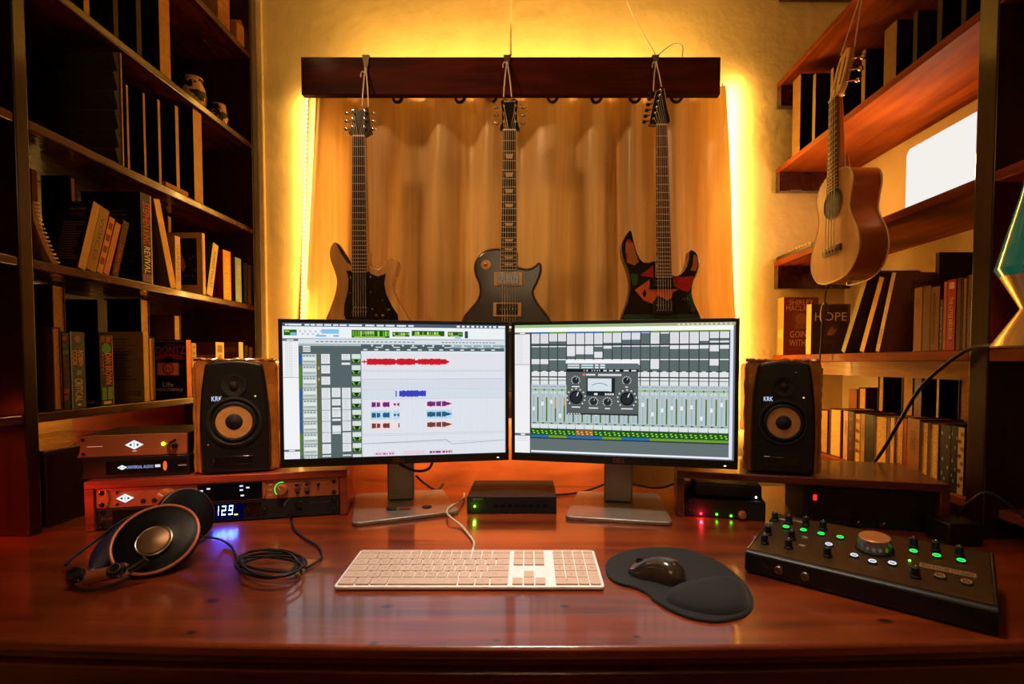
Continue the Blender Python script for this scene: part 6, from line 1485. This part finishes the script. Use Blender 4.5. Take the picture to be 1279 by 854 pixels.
# photo frame on the middle shelf
yf = P(252, 330, x=XL - .014).y
a, b = P(207, 290, y=yf), P(252, 290, y=yf); zf0 = Z3 + .001; zf1 = a.z
t = thing('photo_frame', 'cream photo frame with a dark picture of a figure, on the middle shelf', 'picture frame', ((a.x + b.x) / 2, yf, zf0)); hw = (b.x - a.x) / 2; hh = zf1 - zf0
g = G(); fw = .019
g.bx(-hw, hw, 0, .016, 0, fw * 1.7); g.bx(-hw, hw, 0, .016, hh - fw, hh); g.bx(-hw, -hw + fw, 0, .016, fw * 1.7, hh - fw); g.bx(hw - fw, hw, 0, .016, fw * 1.7, hh - fw); g.build('frame', mat('cream_frame', (206, 160, 88), .5), t, bevel=.002)
g = G(); s = Surf(g, (-hw + fw, .006, hh - fw), (2 * hw - 2 * fw, 0, 0), (0, 0, -(hh - 2.7 * fw))); s.rect(0, 0, 1, 1, (26, 20, 16), 0)
s.poly([(.12, .1), (.26, .05), (.34, .16), (.3, .28), (.42, .42), (.5, .6), (.4, .72), (.3, .62), (.3, 1), (.02, 1), (.02, .4), (.14, .3)], (196, 116, 60)); r = random.Random(6)
for i in range(26): s.rect(x := r.uniform(.45, .9), y := r.uniform(.35, .9), x + .04, y + .03, r.choice([(150, 110, 70), (90, 60, 40), (60, 40, 30)]), 2)
g.build('picture', 'paint', t, smooth=False)

# ribbed foam panel
xf = XL - .012; yf = P(146, 120, x=xf).y; zt_ = min(P(148, 57, x=xf).z, Z1 - TS - .005)
t = thing('foam_panel', 'charcoal ribbed foam panel standing at the near end of an upper left shelf', 'foam panel', (xf, yf, Z2 + .001)); hh = zt_ - Z2 - .002
g = G(); nr = 6
prof = [(.012, 0)]
for k in range(nr): prof += [(.002, hh * (k + .04) / nr), (-.010, hh * (k + .75) / nr), (.002, hh * (k + .96) / nr)]
prof += [(.012, hh)]
g.add([(0, y, z) for y, z in prof] + [(-.24, y, z) for y, z in prof], [tuple(range(len(prof))), tuple(range(len(prof), 2 * len(prof)))] + [(i, (i + 1) % len(prof), len(prof) + (i + 1) % len(prof), len(prof) + i) for i in range(len(prof))])
g.build('foam', 'foam', t, smooth=False)
g = G(); g.bx(-.24, .002, .0125, .0155, 0, hh + .001); g.build('backing_board', 'tan', t)
# flat notebook tip lying on the same shelf
a, b = P(207, 224, x=XL - .004), P(246, 240, x=XL - .004)
g = G(); g.col((170, 116, 56)); g.bx(XL - .1, XL - .004, a.y, b.y - .04, Z2 + .0005, Z2 + .016); tag(g.build('flat_notebook', 'page', bevel=.002), 'tan notebook lying flat on the shelf below the black folders', 'notebook')

# small patterned vases
for px, py, sc_, lab in ((243, 126, 1., 'tall small pot with black and tan patches high on the left bookcase'), (274, 146, .82, 'shorter patchy black and tan pot toward the far wall, high on the left bookcase')):
    p = P(px, py, x=XL - .055); t = thing('patterned_pot', lab, 'pot', (p.x, p.y, Z1 + .0006), 0, 'two black and tan pots')
    g = G(); r_ = .034 * sc_; hh = .105 * sc_
    g.lathe([(r_ * .7, 0), (r_ * 1.0, hh * .25), (r_ * 1.08, hh * .5), (r_ * .8, hh * .8), (r_ * .72, hh), (r_ * .62, hh), (r_ * .66, hh * .8)], 30)
    m, nt, out = nodes('patchy_pot_glaze'); bs = N(nt, 'ShaderNodeBsdfPrincipled'); bs.inputs['Roughness'].default_value = .35
    tc = N(nt, 'ShaderNodeTexCoord'); vo = N(nt, 'ShaderNodeTexNoise'); vo.inputs['Scale'].default_value = 34; cr = N(nt, 'ShaderNodeValToRGB'); cr.color_ramp.interpolation = 'CONSTANT'
    cr.color_ramp.elements[0].color = (*lin((16, 12, 10)), 1); cr.color_ramp.elements[1].color = (*lin((206, 168, 110)), 1); cr.color_ramp.elements[1].position = .5
    nt.links.new(tc.outputs['Object'], vo.inputs[0]); nt.links.new(vo.outputs['Fac'], cr.inputs[0]); nt.links.new(cr.outputs[0], bs.inputs['Base Color']); nt.links.new(bs.outputs[0], out.inputs[0])
    g.build('pot', m, t)
    g = G(); g.ring((0, 0, hh), (0, 0, 1), r_ * .68, r_ * .09, 28, 8); g.build('rim', mat('tan_pot_rim', (190, 150, 92), .4), t)
# wooden pieces and cardboard box on the top left shelf
a = P(282, 60, x=XL - .02); b = V((0, YE - .036, 0)); tp = P(300, 29, x=XL - .02).z
t = thing('cardboard_box', 'small brown cardboard box at the far end of the top left shelf', 'box', (XL - .02, a.y, Z0 + .0006))
g = G(); g.bx(-.16, 0, .12, b.y - a.y - .02, 0, tp - Z0); g.build('carton', 'cardboard', t, bevel=.002)
g = G(); g.hull8([(-.158, .119, tp - Z0), (-.002, .119, tp - Z0), (.02, .06, tp - Z0 - .012), (-.158, .06, tp - Z0 - .012), (-.158, .119, tp - Z0 + .0015), (-.002, .119, tp - Z0 + .0015), (.02, .06, tp - Z0 - .0105), (-.158, .06, tp - Z0 - .0105)]); g.build('flap', 'cardboard', t)
a = P(271, 30, x=XL - .02)
g = G(); g.bx(XL - .1, XL - .015, a.y, a.y + .03, Z0 + .0006, Z0 + .24); tag(g.build('wooden_block', 'goldply', bevel=.003), 'bright upright plank end on the top left shelf before the cardboard box', 'plank')
g = G(); g.bx(XL - .12, XL - .03, a.y + .05, a.y + .095, Z0 + .0006, Z0 + .26); tag(g.build('wooden_block', 'cardboard', bevel=.003), 'thicker brown wooden board between the bright plank and the cardboard box', 'plank')
# dark box on the desk under the lowest left shelf
a, b = P(53, 640, x=XL - .012), P(99, 640, x=XL - .012); tp = P(75, 560, x=XL - .012).z
t = thing('storage_box', 'dark brown box standing on the desk under the lowest left shelf', 'box', (XL - .012, a.y + .01, DESK + .0006))
g = G(); g.bx(-.26, 0, 0, .34, 0, tp - DESK - .012); g.build('carton', 'post', t, bevel=.003)
g = G(); g.bx(-.263, .003, -.003, .343, tp - DESK - .0118, tp - DESK); g.build('lid', 'shelf', t, bevel=.003)

# ------------------------------------------------------------------ right bookcase contents
GA = 'thin black folders on the upper shelf of the right bookcase'
for xl, xr, yt, lab in ((985, 994.5, 103, 'black folder with broad tan spine nearest the far wall on the right'), (1009.5, 1013, 99, 'thin black folder second from the far wall on the right'), (1031, 1034.5, 92, 'thin black folder behind the ukulele neck on the right'), (1069, 1073.5, 70, 'thin black folder just right of the ukulele tuners'), (1096, 1111, 40, 'thick black folder with broad tan spine right of the ukulele headstock'), (1131, 1136, 24, 'black folder with barely lit spine, first after the broad tan spine on the right'), (1160, 1166, 6, 'black folder with barely lit spine, second after the broad tan spine on the right'), (1189, 1195, -12, 'black folder with barely lit spine, closest to the right upright')):
    rb(lab, xl, xr, yt, ZB, .2, (14, 11, 9), (128, 92, 44) if xl < 1120 else (46, 26, 14), group=GA, name='folder', cat='folder')  # spines toward the upright get a darker colour for the dim light there
GD = 'books on the middle shelf of the right bookcase'
def shirley(s):
    s.text('SHIRLEY', .5, .09, .09, (255, 206, 150), 2, .7); s.text('MACLAINE', .5, .19, .09, (255, 206, 150), 2, .86)
    s.rect(.25, .26, .75, .55, (150, 92, 40)); s.disc(.5, .38, .17, (196, 130, 66), 2); s.rect(.32, .46, .68, .55, (176, 116, 56), 2)
    s.text('GOING', .5, .64, .11, (255, 210, 150), 2, .62); s.text('WITHIN', .5, .79, .11, (255, 210, 150), 2, .66); s.rect(.2, .9, .8, .915, (150, 90, 60))
rb('brown-red hardcover showing a framed portrait front cover beside the far wall', 971, 978.5, 372, ZD, .128, (150, 66, 40), (226, 170, 84), group=GD, cdraw=shirley, draw=lambda s: s.rect(.1, .55, .9, .7, (240, 206, 130)))
def hope(s):
    s.rect(.04, .03, .93, .99, (84, 62, 40)); s.text('HOPE', .5, .25, .17, (255, 232, 180), 2, .82)
    s.rect(.33, .4, .72, .66, (96, 70, 40), 2); s.poly([(.4, .62), (.46, .5), (.55, .44), (.58, .52), (.66, .48), (.62, .58), (.52, .63)], (176, 120, 60), 3)
    s.rect(.3, .72, .75, .73, (120, 90, 54), 2); s.rect(.36, .77, .7, .78, (120, 90, 54), 2)
rb('dark brown book with HOPE on its front cover, behind the hanging cord', 1007, 1013, 380, ZD, .13, (120, 92, 56), (232, 182, 98), group=GD, cdraw=hope)
def blobs(seed, c):
    def f(s):
        r = random.Random(seed)
        for i in range(9): s.disc(r.uniform(.1, .8), r.uniform(.1, .9), r.uniform(.05, .12), c)
    return f
rb('hardcover with green-gold spine leaning right beside the HOPE cover', 1051, 1056.5, 345, ZD, .15, (90, 64, 36), (168, 150, 60), xt=1081, group=GD, cdraw=blobs(3, (110, 84, 44)))
rb('hardcover with yellow spine, second of the three leaning on the right shelf', 1074, 1080, 350, ZD, .15, (100, 66, 34), (232, 178, 76), xt=1098, group=GD, cdraw=blobs(5, (90, 60, 34)))
rb('brown hardcover with pale spine, last of the three leaning on the right shelf', 1094, 1099, 344, ZD, .19, (150, 98, 52), (228, 190, 120), xt=1113, group=GD, cdraw=lambda s: (s.text('SEASONS', .5, .12, .05, (60, 34, 16), 2, .5), s.text('OF LIGHT', .5, .2, .05, (60, 34, 16), 2, .5)), draw=stxt('SEASONS', (140, 96, 50), v=.8, w=.2))
rb('tall dark book rising behind the row on the right shelf', 1166, 1171, 316, ZD, .085, (74, 44, 24), (52, 28, 16), inset=.10, group=GD)
rb('tan-brown book standing right of the leaning hardcovers', 1141, 1151, 359, ZD, .13, (120, 66, 28), (160, 92, 40), group=GD, draw=stxt('ROADS', (110, 56, 24), v=.25, w=.15))
rb('dull brown book second after the leaning hardcovers', 1152, 1161.5, 357, ZD, .13, (80, 46, 24), (112, 66, 32), group=GD)
rb('red-brown book with worn spine left of the thin dark book', 1162, 1172.5, 358, ZD, .13, (80, 34, 18), (128, 62, 28), group=GD, draw=lambda s: s.rect(.2, .1, .5, .9, (90, 40, 22)))
rb('thin short dark book between the worn red-brown and pink-red books', 1173.5, 1177, 374, ZD, .12, (40, 26, 18), (90, 70, 50), group=GD, draw=stxt('NOTES', (190, 160, 120)))
rb('narrow pink-red book left of the bright red lettered book', 1177.6, 1181.5, 352, ZD, .13, (130, 36, 24), (196, 84, 58), group=GD)
rb('bright red book with cream lettering down its spine near the right upright', 1182, 1192.5, 349, ZD, .13, (150, 28, 18), (190, 44, 26), group=GD, draw=stxt('THE LITTLE RED BOOK', (236, 190, 130), .5, .55, .45, .6, (('r', .2, .04, .85, .13, (236, 196, 140)), ('d', .5, .86, .2, (140, 30, 20)))))
rb('dark brown book right of the bright red lettered book', 1194, 1199, 347, ZD, .13, (60, 34, 18), (92, 52, 26), group=GD)
rb('book with pale golden page edge near the right upright', 1199.5, 1206.5, 346, ZD, .13, (110, 66, 30), (110, 66, 30), pages_out=True, group=GD, page=(226, 176, 96))
rb('brown lettered book touching the right upright', 1207.5, 1214, 343, ZD, .13, (70, 44, 24), (128, 88, 48), group=GD, draw=stxt('ALMANAC', (70, 44, 22), v=.4, w=.4))

GE = 'books on the bottom shelf of the right bookcase'
IN = .046
rows = [  # label, xl, xr, ytop, cover, spine, pages_out, page colour
    ('gold-paged book beside the right speaker, first in the bottom row', 1026, 1036, 512, (110, 66, 30), None, (190, 140, 74)),
    ('thick book with bright yellow page edges, second in the bottom row', 1038.5, 1052.5, 511, (130, 84, 34), None, (244, 196, 100)),
    ('narrow book with pinkish cream spine left of the dark red book', 1056, 1061.5, 513, (60, 20, 14), (222, 160, 116), None),
    ('dark red spotted book in the bottom row', 1062, 1068.5, 514, (50, 14, 10), (74, 20, 14), None),
    ('book with cream-gold page edges right of the dark red spotted book', 1069, 1077.5, 516, (120, 76, 34), None, (238, 186, 98)),
    ('slim tan book in the bottom row left of the black book', 1078, 1083, 517, (104, 66, 32), (176, 128, 70), None),
    ('black book with brown top in the bottom row under the slanting cable', 1083.5, 1094.5, 518, (26, 18, 14), (34, 24, 18), None),
    ('pair-wide book with bright gold pages crossed by the slanting cable', 1095, 1110.5, 520, (140, 90, 40), None, (242, 192, 92)),
    ('narrow red-brown book in the bottom row crossed by the cable', 1111, 1115, 522, (90, 40, 20), (130, 66, 32), None),
    ('slim pale cream book in the bottom row', 1115.5, 1120, 522, (150, 110, 60), (238, 196, 116), None),
    ('book with broad orange-gold pages left of the narrow red spine', 1120.5, 1131.5, 522, (120, 70, 30), None, (228, 166, 84)),
    ('narrow red-spined book in the middle of the bottom row', 1132, 1136, 523, (110, 26, 16), (168, 50, 26), None),
    ('thick wood-brown book in the bottom row', 1136.5, 1152, 523, (104, 60, 28), (168, 104, 50), None),
    ('book with yellow-gold pages right of the wood-brown book', 1153, 1163, 527, (110, 70, 30), None, (240, 190, 92)),
    ('second gold-paged book right of the wood-brown book', 1163.5, 1176, 529, (150, 104, 44), None, (246, 198, 96)),
    ('dark blue-black book with scuffed white marks on its spine', 1178.5, 1191.5, 531, (24, 24, 28), (40, 42, 48), None),
    ('plain black book next to the scuffed blue-black book', 1192, 1200, 532, (14, 12, 12), (20, 17, 16), None),
    ('white and red patterned book last in the bottom row', 1200.6, 1208.5, 534, (120, 70, 50), (206, 176, 140), None)]
for i, (lab, xl, xr, yt, cv, spn, pg) in enumerate(rows):
    dr = None
    if 'scuffed' in lab: dr = lambda s: [s.rect(u, v, u + .12, v + .05, (176, 170, 160)) for u, v in ((.1, .1), (.6, .3), (.2, .5), (.7, .62), (.4, .8), (.85, .15), (.15, .72))]
    elif 'patterned' in lab: dr = lambda s: [s.disc(.5 + .2 * (-1) ** k, .1 + .11 * k, .3, (96, 40, 24) if k % 2 else (150, 90, 50)) for k in range(8)]
    elif 'spotted' in lab: dr = lambda s: [s.disc(.5, .15 + .2 * k, .2, (130, 50, 30)) for k in range(4)]
    elif pg is None and xr - xl > 4.2: dr = stxt('STORIES', tuple(int(c * .6) for c in (spn or cv)), v=.35, w=.3, h=.4)
    rb(lab, xl, xr, yt, ZE, .11, cv, spn or cv, inset=IN, pages_out=pg is not None, page=pg or (206, 160, 92), draw=dr, group=GE)
back = [('orange-brown book in the back row above the right speaker', 1062, 1072, 486, (140, 74, 32), (150, 84, 36), None), ('brown book with gold page edge in the back row, second from the speaker', 1074, 1083, 484, (96, 56, 26), None, (226, 170, 84)),
    ('tall black-covered book with gold page edge in the back row', 1098, 1105, 469, (34, 22, 14), None, (222, 164, 80)), ('tall book with rippled golden pages in the back row above the wood-brown book', 1128, 1142, 469, (80, 46, 22), None, (214, 156, 74)),
    ('tall brown book next to the rippled golden pages in the back row', 1144, 1153, 469, (70, 38, 20), (120, 70, 34), None), ('black book with a thin white spine in the back row', 1172, 1175, 469, (18, 14, 12), (206, 176, 130), None),
    ('tall tan-edged book in the back row nearest the right upright', 1199, 1213, 469, (24, 16, 12), None, (178, 116, 54))]
for lab, xl, xr, yt, cv, spn, pg in back:
    rb(lab, xl, xr, yt, ZE, .10, cv, spn or cv, inset=IN + .115, pages_out=pg is not None, page=pg or (206, 160, 92), group=GE)

# light panel on the shelf with the ukulele
xp = XRW - .07; ya, yb = P(1131, 220, x=xp).y, P(1229, 220, x=xp).y; zt_ = P(1131, 188, x=xp).z
t = thing('light_panel', 'glowing white panel lamp with rounded corners standing on the right shelf', 'lamp', (xp, (ya + yb) / 2, ZC + .0008), -PI / 2)
hw = (ya - yb) / 2; hh = zt_ - ZC - .001
out = [(x, z) for x, z in rr(-hw, hw, 0, hh, .022, 6)]
g = G(); g.prism(out, lambda p: V((p[0], .004, p[1])), lambda p: V((p[0], .03, p[1]))); g.build('housing', 'alu', t, bevel=.003)
g = G(); out = [(x, z) for x, z in rr(-hw + .002, hw - .002, .002, hh - .002, .02, 6)]; g.prism(out, lambda p: V((p[0], 0, p[1])), lambda p: V((p[0], .0038, p[1]))); g.build('diffuser', 'lightpanel', t)
# thin tan frame lying by the lamp
a = P(1112, 268, x=XR + .03); b = P(1131, 262, x=XR + .03)
g = G(); g.bx(XR + .03, XR + .07, b.y + .012, a.y, ZC + .0006, ZC + .0085); tag(g.build('thin_case', 'tan', bevel=.001), 'thin tan case lying on the shelf between ukulele and panel lamp', 'case')
# small keypad on the far end of that shelf
a, b = P(966, 326, x=XR + .004), P(1018, 306, x=XR + .004)
t = thing('pocket_keypad', 'small black keypad with pale keys lying on the right shelf by the far wall', 'keypad', (XR + .003, (a.y + b.y) / 2, ZC + .0006)); hl = (a.y - b.y) / 2 - .02
g = G(); g.hull8([(0, -hl, 0), (.07, -hl, 0), (.07, hl, 0), (0, hl, 0), (.003, -hl, .014), (.07, -hl, .03), (.07, hl, .03), (.003, hl, .014)]); g.build('body', 'black', t, bevel=.002)
for i in range(9):
    for j in range(2):
        g = G(); x = .012 + .026 * j; z = .017 + .0068 * j; g.bx(x, x + .018, -hl + .03 + i * (2 * hl - .06) / 9, -hl + .03 + (i + .75) * (2 * hl - .06) / 9, z - .001, z + .006); g.build('key', 'tan', t, bevel=.0005)

# lava lamp on the right shelf, partly out of frame
pl = P(1299, 432, y=.90); t = thing('lava_lamp', 'teal lava lamp with pale gold hourglass base at the right edge', 'lamp', (pl.x, .90, ZD + .0006)); s_ = .9 / 630
g = G(); g.lathe([(46 * s_, 0), (47 * s_, 2 * s_), (20 * s_, 48 * s_), (20 * s_, 50 * s_), (42 * s_, 95 * s_), (38 * s_, 95 * s_)], 40); g.build('base', 'lampgold', t)
g = G(); g.lathe([(40 * s_, 90 * s_), (45 * s_, 100 * s_), (24 * s_, 186 * s_), (20 * s_, 206 * s_), (16 * s_, 206 * s_)], 40); g.build('globe', 'teal', t)
g = G(); g.lathe([(20 * s_, 206 * s_), (14 * s_, 238 * s_), (0, 240 * s_)], 32); g.build('cap', 'lampgold', t)
g = G(); g.bx(XR + .1, XR + .22, .93, VY0 - .02, ZD + .0006, ZD + .13); tag(g.build('dark_box', 'matte', bevel=.003), 'black box in shadow behind the lava lamp', 'box')
# cables on the right
g = G(); xc = XR - .009
pts = [V((XR + .06, VY0 - .06, ZD + .006)), V((XR - .009, VY0 - .04, ZD + .008)), P(1228, 432, x=xc), P(1208, 437, x=xc), P(1180, 456, x=xc - .004), P(1150, 484, x=xc - .006), P(1125, 524, x=xc - .006), P(1104, 560, x=xc - .004), P(1088, 583, x=xc - .004)]
g.tube(spline(pts, 7, False), .0042, 8); tag(g.build('lamp_cable', 'rubber'), 'thick black cable slanting down in front of the right bookcase', 'cable')
t = thing('switch_cord', 'thin dark lamp cord with inline switch hanging in front of the HOPE book', 'cord', P(1029, 390, x=XR - .02)); o0 = V(t.location)
g = G(); pts = [V((XR - .006, P(1040, 330, x=XR).y, ZC + .002)) - o0, P(1034, 352, x=XR - .02) - o0, P(1031, 366, x=XR - .02) - o0, P(1029, 390, x=XR - .02) - o0, P(1027, 405, x=XR - .02) - o0, P(1026, 425, x=XR - .02) - o0, P(1024, 450, x=XR - .02) - o0, P(1024, 500, x=XR - .02) - o0]
g.tube(spline(pts, 6, False), .0024, 7); g.build('cord', 'rubber', t)
g = G(); q = [P(1031, 378, x=XR - .02) - o0, P(1030, 382, x=XR - .02) - o0, P(1029, 390, x=XR - .02) - o0, P(1028, 397, x=XR - .02) - o0, P(1027.5, 401, x=XR - .02) - o0]; g.tube(q, [.005, .0095, .0105, .0095, .005], 12); g.build('inline_switch', mat('brown_switch', (84, 52, 26), .4), t)
# small black adapter behind the controller
p = P(1214, 690, z=0); q = G(); q.bx(p.x - .02, p.x + .05, p.y + .03, p.y + .09, DESK + .0006, DESK + .045); tag(q.build('power_adapter', 'black', bevel=.003), 'small black power adapter on the desk behind the controller', 'adapter')
g = G(); pts = [V((p.x + .02, p.y + .06, DESK + .05)), V((p.x + .025, p.y + .04, DESK + .085)), V((p.x + .05, p.y + .02, DESK + .11)), V((p.x + .075, p.y - .03, DESK + .07)), V((p.x + .085, p.y - .08, DESK + .010)), V((p.x + .11, p.y - .10, DESK + .006)), V((p.x + .15, p.y - .13, DESK + .006))]
g.tube(spline(pts, 6, False), .0025, 7); tag(g.build('adapter_cable', 'rubber'), 'thin dark cable looping above the power adapter behind the controller', 'cable')
